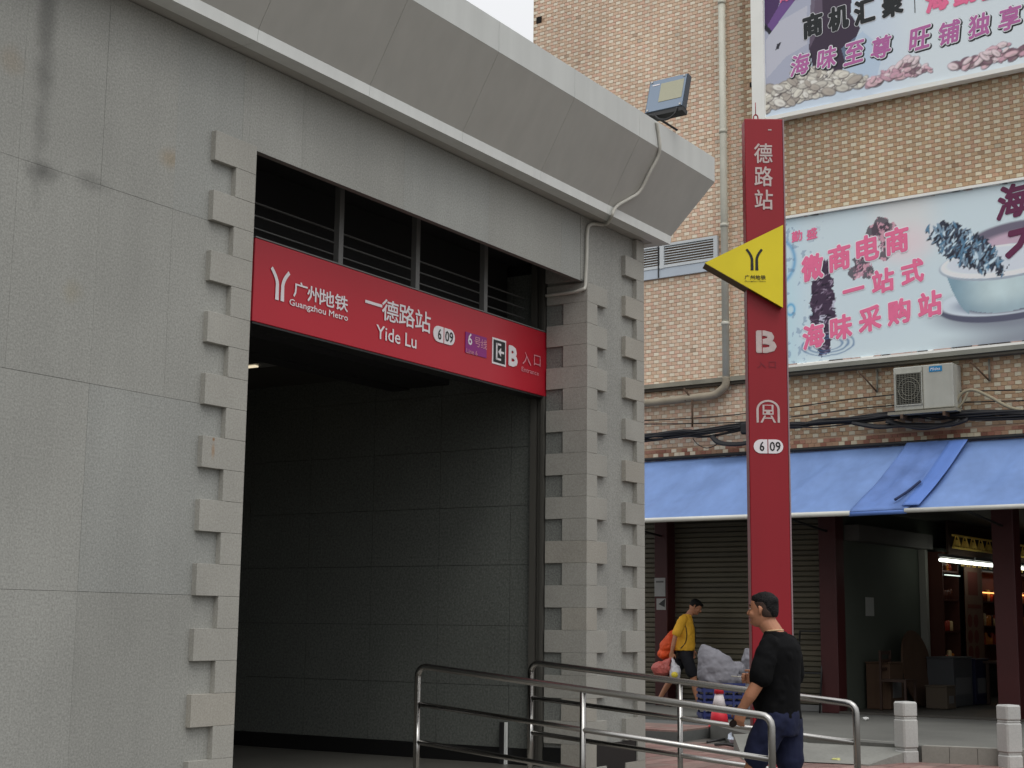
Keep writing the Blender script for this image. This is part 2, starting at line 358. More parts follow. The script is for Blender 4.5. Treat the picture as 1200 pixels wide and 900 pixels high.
# louvre rails in the gap above the sign
lr = mat('louvre rail aluminium', lin((118, 118, 116)), .5, metal=.2)
for z in (4.55, 4.454, 4.358, 4.262, 4.166, 4.07):
    box2('louvre_rail', (7.2, 7.30, z-.004), (11.72, 7.32, z+.004), lr, ST)
box2('louvre_rail', (8.9, 7.6, 4.55), (9.9, 7.64, 4.57), lr, ST)
# ------------------------------------------------------------------ cornice, panel by panel
prof = [(.23, 5.272), (.236, 5.358), (.566, 5.957), (.567, 6.211)]
def cornice(x0, x1, mitre=False, i=0):
    g_ = .0016
    def sec(name, pr, m, thick):
        V = []
        for xx in (x0+g_, x1-g_ if not mitre else None):
            for p, z in pr: V.append(((12.85+p) if xx is None else xx, D-p, z))
        n = len(pr); F = [tuple(range(n)), tuple(range(2*n-1, n-1, -1))]+[(k, k+n, (k+1) % n+n, (k+1) % n) for k in range(n)]
        mk(name, V, F, m, ST)
    sec('cornice_fascia', [(.566, 5.957), (.567, 6.211), (.30, 6.211), (.30, 5.957)], cornice_strip, 0)
    sec('cornice_panel', [(.236, 5.358), (.566, 5.955), (.30, 5.955), (.20, 5.358)], white_metal, 0)
    sec('cornice_edge', [(.23, 5.272), (.236, 5.356), (.1, 5.356), (.1, 5.272)], cornice_bright, 0)
    sec('soffit_panel', [(.095, 5.274), (.095, 5.285), (-.02, 5.285), (-.02, 5.274)], white_metal, 0)
cx = [2.17+1.2*k for k in range(9)]
for k in range(8): cornice(cx[k], cx[k+1])
cornice(cx[8], 12.8, True)
# return of the cornice along the right flank
def ret(pr, name, m):
    V = [(12.85+p, D-p, z) for p, z in pr]+[(12.85+p, 16.6, z) for p, z in pr]
    n = len(pr); mk(name, V, [tuple(range(n)), tuple(range(2*n-1, n-1, -1))]+[(k, k+n, (k+1) % n+n, (k+1) % n) for k in range(n)], m, ST)
ret([(.566, 5.957), (.567, 6.211), (.30, 6.211), (.30, 5.957)], 'cornice_fascia', cornice_strip)
ret([(.236, 5.358), (.566, 5.955), (.30, 5.955), (.20, 5.358)], 'cornice_panel', white_metal)
ret([(.23, 5.272), (.236, 5.356), (.1, 5.356), (.1, 5.272)], 'cornice_edge', cornice_bright)
ret([(.095, 5.274), (.095, 5.285), (-.02, 5.285), (-.02, 5.274)], 'soffit_panel', white_metal)
box2('roof_slab', (2.2, D-.08, 5.29), (12.85+.08, 16.3, 5.9), backing, ST)
box2('service_box', (7.18, 7.50, 4.25), (11.72, 8.1, 4.9), dk, ST)
box2('roof_covering', (2.2, D-.29, 6.10), (12.85+.29, 16.3, 6.19), concrete, ST)
# small tube light deep inside
tl = empty('tube_light', (10.5, 9.8, 3.9), 'small lit tube light on the ceiling inside the station doorway', 'light')
box2('lamp_housing', (10.40, 9.35, 3.905), (10.60, 10.8, 3.945), grey_metal, tl)
box2('lamp_tube', (10.43, 9.50, 3.885), (10.48, 10.75, 3.90), mat('warm lamp tube', (.9, .8, .6), .5, emit=(1, .85, .6), estr=1.0), tl)

# ------------------------------------------------------------------ red sign over the doorway
white_vinyl = mat('white vinyl letters', lin((232, 226, 228)), .5)
faint_vinyl = mat('faded pink vinyl', lin((214, 150, 158)), .5)
black_vinyl = mat('black vinyl', (.012, .012, .012), .5)
purple = mat('purple vinyl', lin((140, 36, 122)), .45)
SG = empty('entrance_sign', (9.7, 7.1, 3.6), 'long red metro name sign with white writing across the doorway', 'sign')
SW = Wall(W0, lambda a, z, d: (a, 7.08-d, z))
box2('sign_board', (7.73, 7.082, 3.60), (11.775, 7.26, 4.205), sign_red, SG, bev=.004)
box2('sign_trim', (7.73, 7.078, 4.207), (11.775, 7.262, 4.216), grey_metal, SG)
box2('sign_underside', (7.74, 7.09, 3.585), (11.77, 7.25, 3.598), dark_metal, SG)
for x in (8.714, 9.720, 10.745): box2('sign_post', (x-.027, 7.10, 4.217), (x+.027, 7.15, 4.9), mat('post grey', lin((112, 112, 110)), .5), SG)
def metro_mark(wall, c, w_, h_, m, parent, d):
    """two strokes that curve away from one another at the top"""
    for s in (-1, 1):
        V = []; n = 10
        def cl(t):   # centre line t 0 bottom .. 1 top
            x = .13 if t < .5 else .13+.30*((t-.5)/.5)**1.7
            return s*x*w_, (t-.5)*h_
        P = []; Q = []
        for k in range(n+1):
            t = k/n; x, z = cl(t); wd = .085*w_*(1-.25*t)
            tx, tz = cl(min(t+.02, 1.0))[0]-cl(max(t-.02, 0))[0], cl(min(t+.02, 1.0))[1]-cl(max(t-.02, 0))[1]
            L = math.hypot(tx, tz); nx, nz = tz/L, -tx/L
            P.append((c[0]+x+nx*wd, c[1]+z+nz*wd)); Q.append((c[0]+x-nx*wd, c[1]+z-nz*wd))
        V = [wall.f(a, z, d) for a, z in P+Q]; F = [(k, k+1, k+n+2, k+n+1) for k in range(n)]
        mk('logo_stroke', V, F, m, parent, wall.fr)
metro_mark(SW, (8.004,3.909), .225, .225, white_vinyl, SG, .004)
for s, c in zip('广州地铁', [(8.231,3.916), (8.387,3.913), (8.544,3.915), (8.709,3.913)]):
    letter(SW, s, c, .155, .118, white_vinyl, SG, bold=.03)
letter(SW, 'Guangzhou Metro', (8.452,3.802), .68, .062, white_vinyl, SG, bold=.02, box_of='Guangzhou Metro')
for s, c in zip('一德路站', [(9.111,3.983), (9.328,3.963), (9.551,3.965), (9.775,3.961)]):
    letter(SW, s, c, .215, .172, white_vinyl, SG, bold=.02)
letter(SW, 'Yide Lu', (9.421,3.770), .535, .108, white_vinyl, SG, bold=.02)
def route_pill(wall, c, w_, h_, parent, d, rim=None):
    parent = plate(wall, pill(c[0], c[1], w_, h_), white_vinyl, parent, 0, d, 'line_badge')
    plate(wall, [(c[0]-.035*w_, c[1]-h_/2), (c[0]-.005*w_, c[1]-h_/2), (c[0]-.005*w_, c[1]+h_/2), (c[0]-.035*w_, c[1]+h_/2)], rim or sign_red, parent, d+.0005, d+.0015, 'badge_divider')
    letter(wall, '6', (c[0]-.22*w_, c[1]), .15*w_, .66*h_, black_vinyl, parent, d=d+.002, bold=.03)
    letter(wall, '09', (c[0]+.225*w_, c[1]), .36*w_, .66*h_, black_vinyl, parent, d=d+.002, bold=.03)
route_pill(SW, (10.081,3.893), .315, .135, SG, .006)
pc = (10.568,3.893); LP_ = plate(SW, [(pc[0]-.165, pc[1]-.09), (pc[0]+.165, pc[1]-.09), (pc[0]+.165, pc[1]+.09), (pc[0]-.165, pc[1]+.09)], purple, SG, 0, .004, 'line_panel')
letter(SW, '6', (10.470,3.928), .06, .10, white_vinyl, LP_, d=.006, bold=.03)
for s, c in zip('号线', [(10.586,3.921), (10.689,3.918)]): letter(SW, s, c, .095, .085, faint_vinyl, LP_, d=.006)
letter(SW, 'Line 6', (10.502,3.821), .17, .042, faint_vinyl, LP_, d=.006)
ec = (10.937,3.890)
def rect(c, w_, h_): return [(c[0]-w_/2, c[1]-h_/2), (c[0]+w_/2, c[1]-h_/2), (c[0]+w_/2, c[1]+h_/2), (c[0]-w_/2, c[1]+h_/2)]
EP_ = plate(SW, rect(ec, .225, .235), white_vinyl, SG, 0, .004, 'exit_panel'); plate(SW, rect(ec, .19, .20), black_vinyl, EP_, .004, .006, 'exit_ground')
for r in ((-.045, 0, .022, .15), (-.012, .067, .075, .018), (-.012, -.067, .075, .018)): plate(SW, rect((ec[0]+r[0], ec[1]+r[1]), r[2], r[3]), white_vinyl, EP_, .006, .008, 'exit_symbol')
plate(SW, [(ec[0]-.02, ec[1]), (ec[0]+.025, ec[1]+.04), (ec[0]+.025, ec[1]+.01), (ec[0]+.075, ec[1]+.01), (ec[0]+.075, ec[1]-.01), (ec[0]+.025, ec[1]-.01), (ec[0]+.025, ec[1]-.04)], white_vinyl, EP_, .006, .008, 'exit_symbol')
letter(SW, 'B', (11.168,3.888), .13, .165, white_vinyl, SG, bold=.12)
letter(SW, '入', (11.404,3.903), .15, .118, faint_vinyl, SG); letter(SW, '口', (11.587,3.913), .115, .10, faint_vinyl, SG)
letter(SW, 'Entrance', (11.466,3.797), .30, .042, faint_vinyl, SG)

# ------------------------------------------------------------------ floodlight and its conduit
FLt = empty('floodlight', (12.42, 6.148, 6.2), 'blue grey floodlight standing on the cornice near its right end', 'floodlight')
cth, sth = math.cos(math.radians(-93.83)), math.sin(math.radians(-93.83)); cti, sti = math.cos(math.radians(-16.8)), math.sin(math.radians(-16.8))
ex = Vector((cth, sth, 0)); nn = ex.cross(Vector((0, 0, 1))); up = cti*Vector((0, 0, 1))+sti*nn; fw = ex.cross(up)*1.
if fw.x > 0: fw = -fw
fc = Vector((12.42, 6.148, 6.589))
def fq(name, cx_, cz_, w_, h_, d0, d1, m, parent):
    P = [fc+ex*(cx_+sx*w_/2)+up*(cz_+sz*h_/2) for sx, sz in ((-1, -1), (1, -1), (1, 1), (-1, 1))]
    return mk(name, [tuple(p+fw*d0) for p in P]+[tuple(p+fw*d1) for p in P], [(0, 1, 2, 3)[::-1], (4, 5, 6, 7), (0, 1, 5, 4), (1, 2, 6, 5), (2, 3, 7, 6), (3, 0, 4, 7)], m, parent)
flb = mat('lamp glass blue grey', lin((118, 135, 155)), .12, spec=.8); flk = mat('lamp housing dark', lin((58, 64, 72)), .5)
fq('lamp_body', 0, 0, .425, .375, -.07, -.004, flk, FLt)
LG_ = fq('lamp_glass', 0, 0, .405, .36, -.004, .004, flb, FLt)
fq('led_panel', .055, .02, .255, .215, .004, .008, mat('led panel', lin((168, 166, 142)), .4, speck=.1, sscale=120), LG_)
fq('lamp_fin', 0, 0, .30, .28, -.12, -.071, flk, FLt)
for a, b in ((-.18, .165), (.18, .165), (-.18, -.165), (.18, -.165)): fq('screw', a, b, .02, .02, .004, .012, steel, FLt)
fq('lamp_bracket', 0, -.21, .42, .045, -.10, -.005, dark_metal, FLt)
fq('glass_mark', -.13, .125, .08, .012, .005, .007, white_vinyl, LG_)
tube('lamp_cable', bezier([fc+ex*-.10-up*.22, fc+ex*-.03-up*.29, fc+ex*.06-up*.31, fc+ex*.13-up*.27, fc+ex*.15-up*.20]), .010, dark_metal, FLt)
tube('lamp_cable', bezier([fc+ex*-.24-up*.20, fc+ex*-.17-up*.235, fc+ex*-.10-up*.24, (12.53, 6.085, 6.24)]), .011, dark_metal, FLt)
tube('lamp_foot', bezier([fc+ex*-.15-up*.20-fw*.05, fc+ex*-.16-up*.27-fw*.06, (12.45, 6.30, 6.215)]), .014, dark_metal, FLt)
cm = mat('grey white conduit', lin((196, 194, 184)), .5, blotch=.1)
cp = [(12.086,6.190), (12.129,6.077), (12.154,5.967)]
path = [(x, 6.085, z) for x, z in cp]+[(12.179,6.120,5.879), (12.164,6.194,5.745), (12.147,6.295,5.563), (12.025,6.349,5.465), (11.905,6.394,5.384)]+[(x, 6.405, z) for x, z in [(11.834,5.319), (11.793,5.251)]]
path += [(12.013,6.579,5.250), (11.994,6.643,5.250)]
path += [(x, 6.645, z) for x, z in [(11.833,5.212), (11.762,5.138), (11.748,4.890), (11.733,4.708), (11.717,4.591)]]
path += [(11.70, 6.66, 4.565), (11.70, 6.75, 4.55), (11.705, 6.9, 4.55), (11.705, 7.06, 4.55)]
o = tube('conduit_pipe', bezier(path, 5), .016, cm, None, seg=8); tag(o, 'pale thin conduit pipe bending down from the floodlight into the doorway', 'pipe')

# ------------------------------------------------------------------ handrails
def handrail(X, top, label, posts):
    (ya, za), (yb, zb) = top
    E = empty('handrail', (X, (ya+yb)/2, 0), label, 'handrail', 'stainless handrails along the entrance ramp')
    def zt(y): return za+(y-ya)*(zb-za)/(yb-ya)
    r = .0245; c = .07
    P = [(X, ya, .2 if ya > 6 else 0), (X, ya, zt(ya)-c)]
    for t in range(5): a = math.pi/2*t/4; P.append((X, ya-c*(1-math.cos(a)), zt(ya)-c+c*math.sin(a)))
    for t in range(5): a = math.pi/2*t/4; P.append((X, yb+c-c*math.sin(a), zt(yb)-c+c*math.cos(a)))
    P.append((X, yb, 0.0)); tube('top_rail', P, r, steel, E, seg=14)
    for dz in (.275, .55): tube('rail', [(X, ya-.015, zt(ya)-dz), (X, yb+.015, zt(yb)-dz)], .019, steel, E, seg=12)
    for y in posts: tube('post', [(X, y, 0), (X, y, zt(y)-.02)], .021, steel, E, seg=12)
    for y in [ya, yb]+posts:
        tube('post_collar', [(X, y, .02+max(0, (y-3.8)/2.8*.23)), (X, y, .03+max(0, (y-3.8)/2.8*.23))], .05, steel, E, seg=14)
handrail(9.22, ((6.653,1.184), (3.837,0.9394)), 'nearer stainless steel handrail, its right end in front of the man', [5.236])
handrail(10.5, ((6.450,1.194), (3.724,0.9742)), 'farther stainless steel handrail passing behind the man in black', [5.112])
sp = empty('short_post', (11.76, 7.5, .24), 'short post with a pale strip standing just inside the doorway', 'post')
box2('post_body', (11.735, 7.50, .245), (11.775, 7.54, .62), dark_metal, sp)
box2('pale_strip', (11.74, 7.47, .245), (11.77, 7.49, .62), cornice_bright, sp)
# ------------------------------------------------------------------ bollards
bs = mat('bollard granite', lin((176, 176, 172)), .85, speck=.12, sscale=60, blotch=.1, bump=.15, bumpscale=60)
def bollard(x, y, label, rot):
    E = empty('bollard', (x, y, 0), label, 'bollard', 'stone bollards on the kerb'); f = Fr(rot)
    c = Matrix.Rotation(-rot, 3, 'Z') @ Vector((x, y, 0))
    for nm, z0, z1, s in (('base', 0, .155, .2), ('groove', .155, .175, .175), ('shaft', .175, .50, .2), ('groove', .50, .52, .18), ('cap_stone', .52, .69, .195)):
        box(nm, (c.x, c.y, (z0+z1)/2), (s, s, z1-z0), bs, E, f, bev=.006 if nm == 'groove' else .018)
bollard(16.97, 5.44, 'pale stone bollard at the corner of the concrete ramp', .95)
bollard(17.10, 4.33, 'pale stone bollard at the right picture edge before the red pillar', .9)

# ------------------------------------------------------------------ tiled building across the way  (frame FB: x = n into the building, y = u)
BT = empty('tiled_building', (22.4, 9.0, 0), 'old shop building clad in brown and cream checkered brick tiles', 'building', fr=FB)
wallm = mat('grout and render', lin((184, 156, 130)), .9, blotch=.1, bscale=.6)
box2('wall_core', (22.02, 3.0, 4.2), (30, 15.74, 16.5), wallm, BT, FB)
box2('ground_floor_wall', (22.4, 13.9, 0), (30, 15.74, 4.2), wallm, BT, FB)
# every tile has its own raised face; the cream ones form the checker
rng = np.random.RandomState(3)
def tiles(u0, u1, z0, z1, holes, red=False):
    V = []; F = []; Cc = []
    P, H = .1035, .0645
    nr = int((z1-z0)/H); nc = int((u1-u0)/P)
    for r in range(nr):
        off = (.5 if r % 2 else 0)*P
        for c in range(nc):
            ua = u1-c*P-off; ub = ua-P+.005; za = z0+r*H; zb = za+H-.005
            um, zm = (ua+ub)/2, (za+zb)/2
            if any(a < um < b and c_ < zm < d for a, b, c_, d in holes): continue
            k = (c*2+(1 if r % 2 else 0))
            left = um > 11.35
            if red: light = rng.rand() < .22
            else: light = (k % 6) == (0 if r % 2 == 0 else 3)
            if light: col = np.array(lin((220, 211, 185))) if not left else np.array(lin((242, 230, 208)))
            elif left: col = np.array(lin([(228, 196, 168), (231, 193, 168), (224, 195, 167), (232, 202, 176)][rng.randint(4)]))  # paler left wing: haze and light there are lifted into the palette
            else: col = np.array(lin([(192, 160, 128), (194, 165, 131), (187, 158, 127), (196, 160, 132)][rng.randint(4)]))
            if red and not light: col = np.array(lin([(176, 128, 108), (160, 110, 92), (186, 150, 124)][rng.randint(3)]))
            grime_shade = .90+.10*math.sin(um*1.7+zm*.6)*math.sin(zm*1.3+2)
            if 11.2 < um < 11.5 and zm > 5.6: grime_shade *= .84
            grime_shade *= 1+.05*math.sin(um*5.1+3*math.sin(zm*.9))*math.sin(zm*2.3+um)
            if rng.rand() < .012: grime_shade *= .72
            if red is False and zm < 5.5: grime_shade *= .9  # below the ledge: its shade and dirt, both darkened into the tile colour
            col = col*grime_shade*rng.uniform(.94, 1.06)
            d = .006+rng.uniform(0, .003); b = .003; n0 = len(V); x = 22.02-d
            V += [(x, ua-b, za+b), (x, ub+b, za+b), (x, ub+b, zb-b), (x, ua-b, zb-b), (22.018, ua, za), (22.018, ub, za), (22.018, ub, zb), (22.018, ua, zb)]
            F += [(n0, n0+1, n0+2, n0+3), (n0, n0+4, n0+5, n0+1), (n0+1, n0+5, n0+6, n0+2), (n0+2, n0+6, n0+7, n0+3), (n0+3, n0+7, n0+4, n0)]
            Cc += [col]*8
    o = mk('wall_tiles', V, F, vmat('glazed brick tiles', .4), BT, FB, cols=np.array(Cc)); tag(o, kind='stuff')
vent = (11.78, 14.3, 7.48, 8.10)
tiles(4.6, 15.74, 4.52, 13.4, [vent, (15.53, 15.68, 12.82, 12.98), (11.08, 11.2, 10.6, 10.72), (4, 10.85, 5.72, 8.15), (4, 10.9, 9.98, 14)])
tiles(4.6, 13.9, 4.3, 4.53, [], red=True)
holem = mat('dark vent hole', (.01, .009, .008), .9)
for a in ((15.55, 15.66, 12.84, 12.96), (11.10, 11.17, 10.62, 10.70)): box2('vent_hole', (22.0, a[0], a[2]), (22.03, a[1], a[3]), holem, BT, FB)
# ledge under the upper wall
ledm = mat('stained ledge concrete', lin((140, 136, 122)), .85, blotch=.25, bscale=2.5)
box2('ledge', (21.90, 11.0, 5.55), (22.05, 14.2, 5.625), ledm, BT, FB)
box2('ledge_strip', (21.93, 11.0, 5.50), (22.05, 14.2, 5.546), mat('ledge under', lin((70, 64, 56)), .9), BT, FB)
# ventilation louvre
VN = empty('vent_louvre', (21.95, 12.6, 7.5), 'white slatted vent panels in the tiled wall beside the cornice', 'vent', fr=FB)
vm = mat('vent white', lin((205, 210, 212)), .5, blotch=.08); vk = mat('vent dark', (.03, .032, .035), .8)
box2('vent_back', (22.02, 11.84, 7.7), (22.05, 14.2, 8.06), vk, VN, FB)
box2('vent_sill', (21.97, 11.5, 7.50), (22.03, 14.2, 7.665), mat('vent sill pale blue', lin((186, 196, 206)), .6, blotch=.08), VN, FB)
box2('frame', (21.96, 11.82, 8.055), (22.03, 14.2, 8.10), vm, VN, FB); box2('frame', (21.96, 11.86, 7.67), (22.03, 14.2, 7.72), vm, VN, FB)
for u in (11.84, 12.90, 14.1): box2('frame', (21.955, u-.04, 7.66), (22.03, u+.04, 8.09), vm, VN, FB)
box2('frame', (21.95, 12.955, 7.5), (21.96, 12.975, 8.1), vk, VN, FB)
for k in range(7):
    for a, b in ((11.885, 12.855), (12.98, 14.05)):
        z = 7.745+.0455*k; mk('slat', [(21.965, a, z), (21.965, b, z), (22.015, b, z+.028), (22.015, a, z+.028), (21.965, a, z+.008), (21.965, b, z+.008), (22.015, b, z+.036), (22.015, a, z+.036)],
           [(0, 3, 2, 1), (4, 5, 6, 7), (0, 1, 5, 4), (1, 2, 6, 5), (2, 3, 7, 6), (3, 0, 4, 7)], vm, VN, FB)
# drain pipe
dp = mat('drain pipe plastic', lin((196, 194, 180)), .5, blotch=.12, bscale=3, streak=.08)
dp2 = mat('drain pipe weathered', lin((150, 140, 122)), .7, blotch=.2, bscale=3)
DPp = empty('drain_pipe', (21.9, 11.62, 5.2), 'pale drain pipe running down the tiled wall and bending left', 'pipe', fr=FB)
u_ = (11.635,9.194)[0]
tube('pipe_run', [(21.9, u_, 13.4), (21.9, u_, 5.62)], .062, dp, DPp, FB, seg=16)
for z in (12.2, 9.86, 8.2, 6.5): tube('pipe_collar', [(21.9, u_, z), (21.9, u_, z+.06)], .072, dp, DPp, FB, seg=16)
bp_ = [(21.9, u_, 5.62)]+[(21.9, u, z) for u, z in [(11.652,5.476), (11.766,5.385), (11.879,5.336), (12.221,5.321), (12.802,5.309), (13.487,5.303)]]
tube('pipe_bend', bezier(bp_, 5), .066, dp2, DPp, FB, seg=14)
rust = mat('rusted steel bracket', lin((84, 66, 52)), .9, blotch=.3, bscale=8)
for P in ([(12.422,5.491), (12.259,5.288)], [(12.259,5.288), (12.263,4.824)], [(12.390,5.328), (12.390,5.269)]):
    tube('pipe_bracket', [(21.86, *P[0]), (21.86, *P[1])], .018, rust, DPp, FB, seg=6)
# wires and the cable bundle
ck = mat('black cable', (.012, .012, .014), .6)
W_ = tube('cable_bundle', [(0, 0, 0), (0, .1, 0)], .01, ck); bpy.data.objects.remove(W_)
CBn = empty('cable_bundle', (21.8, 9.5, 4.5), 'thick bundle of black cables slung along the tiled wall', 'cable', fr=FB)
top = [(13.255,4.680), (12.416,4.713), (11.928,4.694), (11.139,4.740), (10.379,4.687), (9.936,4.698), (9.218,4.714), (8.525,4.731), (7.990,4.678), (7.469,4.653), (6.347,4.595)]
rr = random.Random(5)
for k in range(15):
    P = [(21.84-rr.random()*.07, u, z+(rr.random()-.5)*.085+(.03 if k % 3 else -.02)) for u, z in top]
    tube('cable', bezier(P, 4), rr.choice([.012, .016, .022, .026]), ck, CBn, FB, seg=6)
for a in ([(9.360,4.698), (8.942,4.601), (8.530,4.599), (7.863,4.552), (7.535,4.619)], [(8.801,4.684), (8.462,4.581), (8.128,4.532), (7.665,4.603)], [(11.849,4.646), (11.691,4.522), (11.298,4.483), (10.835,4.552)]):
    for q in range(4): tube('cable', bezier([(21.80-.02*q, u, z-.012*q) for u, z in a], 4), .024, ck, CBn, FB, seg=6)
tube('cable', bezier([(21.8, *p) for p in ((12.221,4.613), (12.124,4.506), (11.963,4.439), (11.803,4.472), (11.722,4.538))], 4), .008, ck, CBn, FB, seg=6)
box2('junction_box', (21.72, 10.95, 4.62), (21.82, 11.3, 4.80), ck, CBn, FB, bev=.02)
for P, r_ in (([(13.315,5.006), (11.500,4.976), (8.760,5.087), (6.238,4.961)], .010), ([(13.315,4.947), (11.502,4.848), (10.424,4.868), (8.765,4.920), (6.245,4.812)], .010)):
    o = tube('wall_wire', bezier([(21.92, u, z) for u, z in P], 5), r_, ck, None, FB, seg=5)
    tag(o, 'upper of the two thin wires crossing behind the air conditioner' if P[0][1] > (13.315,4.976)[1] else 'lower of the two thin wires crossing behind the air conditioner', 'wire')

# ------------------------------------------------------------------ air conditioner
AC = empty('air_conditioner', (21.7, 8.3, 4.8), 'white air conditioner unit hung on the tiled wall under the lower billboard', 'air conditioner', fr=FB)
acw = mat('aged white enamel', lin((168, 168, 158)), .5, blotch=.07, bscale=4, streak=.08); acg = mat('fan grille grey', lin((120, 118, 106)), .6); ack = mat('fan recess', lin((52, 52, 46)), .8)
a0, a1, z0, z1 = (7.685,5.123)[0], (8.616,5.204)[0], (8.158,4.779)[1], (8.135,5.451)[1]
fs = (a1-a0)/.96
box2('case', (21.62, a0, z0), (21.98, a1, z1), acw, AC, FB, bev=.012)
box2('panel_seam', (21.614, a0+.475*fs, z0+.02), (21.622, a0+.485*fs, z1-.02), acg, AC, FB)
U_ = lambda u: a0+(u-7.83)*fs
Z_ = lambda z: z0+(z-4.83)*(z1-z0)/.70
fc_u, fc_z = U_(8.53), Z_(5.17)
FR_ = box2('fan_recess', (21.612, U_(8.33), Z_(4.925)), (21.618, U_(8.745), Z_(5.42)), ack, AC, FB)
for k in range(17):
    z = 4.94+k*.029; box2('grille_bar', (21.600, U_(8.335), Z_(z)), (21.606, U_(8.74), Z_(z)+.005), acg, FR_, FB)
for k in range(9): box2('grille_bar', (21.594, U_(8.345+k*.0475), Z_(4.93)), (21.599, U_(8.345+k*.0475)+.005, Z_(5.415)), acg, FR_, FB)
for r in (.17, .11): tube('grille_ring', [(21.596, fc_u+r*math.cos(t/24*2*math.pi), fc_z+r*math.sin(t/24*2*math.pi)) for t in range(25)], .005, acg, FR_, FB, seg=5)
for a, b, c, d in ((8.325, 8.75, 4.905, 4.925), (8.325, 8.75, 5.42, 5.44), (8.32, 8.335, 4.905, 5.44), (8.745, 8.76, 4.905, 5.44)): box2('grille_frame', (21.604, U_(a), Z_(c)), (21.619, U_(b), Z_(d)), acw, AC, FB)
AW = Wall(FB, lambda a, z, d: (21.618-d, -a, z))
BD_ = plate(AW, rect((-U_(8.1), Z_(5.455)), .20, .085), mat('badge blue', lin((20, 120, 170)), .4), AC, 0, .004, 'badge')
letter(AW, 'Midea', (-U_(8.1), Z_(5.455)), .15, .045, white_vinyl, BD_, d=.006, slant=.2)
mk('unit_base', *(lambda v: (v, [(0, 3, 2, 1), (4, 5, 6, 7), (0, 1, 5, 4), (1, 2, 6, 5), (2, 3, 7, 6), (3, 0, 4, 7)]))([(x, y, z) for z in (z0-.055, z0-.012) for x, y in ((21.60, a0-.04), (21.60, a1+.10), (22.0, a1+.10), (22.0, a0-.04))]), ledm, AC, FB)
for u in (a0+.15, a1-.12): box2('support_arm', (21.6, u-.02, z0-.12), (22.0, u+.02, z0-.056), rust, AC, FB)
tube('refrigerant_hose', bezier([(21.8, *p) for p in ((7.749,4.790), (7.637,4.988), (7.454,5.038), (7.203,4.914), (6.895,4.724), (6.527,4.646))], 6), .024, mat('hose lagging', lin((150, 142, 120)), .8), AC, FB, seg=8)
tube('refrigerant_hose', bezier([(21.8, *p) for p in ((7.751,4.738), (7.616,4.857), (7.533,5.006))], 6), .02, mat('hose lagging', None), AC, FB, seg=8)
# ledge of angle steel below the lower billboard and its struts
LG = empty('steel_ledge', (21.9, 8, 5.5), 'grey steel ledge with triangular struts under the lower billboard', 'bracket', fr=FB)
stl = mat('weathered steel ledge', lin((130, 130, 120)), .7, blotch=.15, bscale=3)
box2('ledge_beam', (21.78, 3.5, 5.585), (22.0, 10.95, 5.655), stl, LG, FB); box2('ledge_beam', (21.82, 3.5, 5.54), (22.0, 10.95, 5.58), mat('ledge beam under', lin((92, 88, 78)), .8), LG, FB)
for a, b, c in (((9.254,5.488), (9.023,5.156), (9.012,5.520)), ((7.472,5.469), (7.251,5.176), (7.251,5.512))):
    tube('strut', [(21.8, *a), (21.97, *b)], .013, rust, LG, FB, seg=6); tube('strut', [(21.97, *c), (21.97, *b)], .016, stl, LG, FB, seg=6)

# ------------------------------------------------------------------ awning
AWN = empty('awning', (21, 9.5, 3.1), 'long blue canvas awning with a white front bar over the shops', 'awning', fr=FB)
blue = mat('blue tarpaulin', lin((112, 140, 190)), .6, blotch=.12, bscale=1.6, streak=.08)
blue_d = mat('blue tarpaulin folded', lin((94, 122, 178)), .6, blotch=.25, bscale=3, bump=.3, bumpscale=12)
blue_s = mat('blue tarpaulin new', lin((96, 130, 200)), .5, blotch=.1)
def sheet(name, q, m, parent, nu=40, nv=16, wob=.012, off=0., th=.006, seed=0):
    """sagging canvas between four corners (frame FB): q = [top-left, top-right, bottom-right, bottom-left]"""
    a, b, c, d = [np.array(p, float) for p in q]; V = []; F = []
    rs = np.random.RandomState(seed); ph = rs.rand(6)*6
    for layer in (0, 1):
        for j in range(nv+1):
            v = j/nv
            for i in range(nu+1):
                u = i/nu; p = (a*(1-u)+b*u)*(1-v)+(d*(1-u)+c*u)*v
                s = math.sin(math.pi*v)*.05*(1+.5*math.sin(u*17+ph[0]))
                wv = wob*(math.sin(u*43+ph[1]+v*3)+.6*math.sin(u*71+v*6+ph[2])+.5*math.sin(v*13+u*9+ph[3]))*math.sin(math.pi*min(1, v*1.1+.02))
                V.append((p[0]-off+layer*th, p[1], p[2]+off-s*1.+wv-layer*th))
    n = (nu+1)*(nv+1)
    for l in (0, 1):
        for j in range(nv):
            for i in range(nu): k = l*n+j*(nu+1)+i; F.append((k, k+1, k+nu+2, k+nu+1) if l == 0 else (k, k+nu+1, k+nu+2, k+1))
    for i in range(nu): k = nv*(nu+1)+i; F.append((k, k+1, k+1+n, k+n))
    for j in range(nv): k = j*(nu+1); F.append((k, k+nu+1, k+nu+1+n, k+n)); k += nu; F.append((k, k+n, k+nu+1+n, k+nu+1))
    return mk(name, V, F, m, parent, FB, smooth=True)
zt, zb = 4.30, 3.17
sheet('canvas', [(22, 14.2, zt), (22, 8.37, zt), (20.5, 8.80, zb), (20.5, 14.2, zb)], blue, AWN, 90, 24, wob=.022, seed=1)
sheet('canvas', [(22, 8.3, zt), (22, 3.2, zt), (20.5, 3.2, zb), (20.5, 8.1, zb)], blue, AWN, 80, 24, wob=.022, seed=2)
sheet('canvas_fold', [(22.0, 8.55, zt+.01), (22.0, 7.60, zt+.01), (20.5, 8.02, zb-.02), (20.5, 8.90, zb-.03)], blue_d, AWN, 16, 20, wob=.016, off=.04, seed=3)
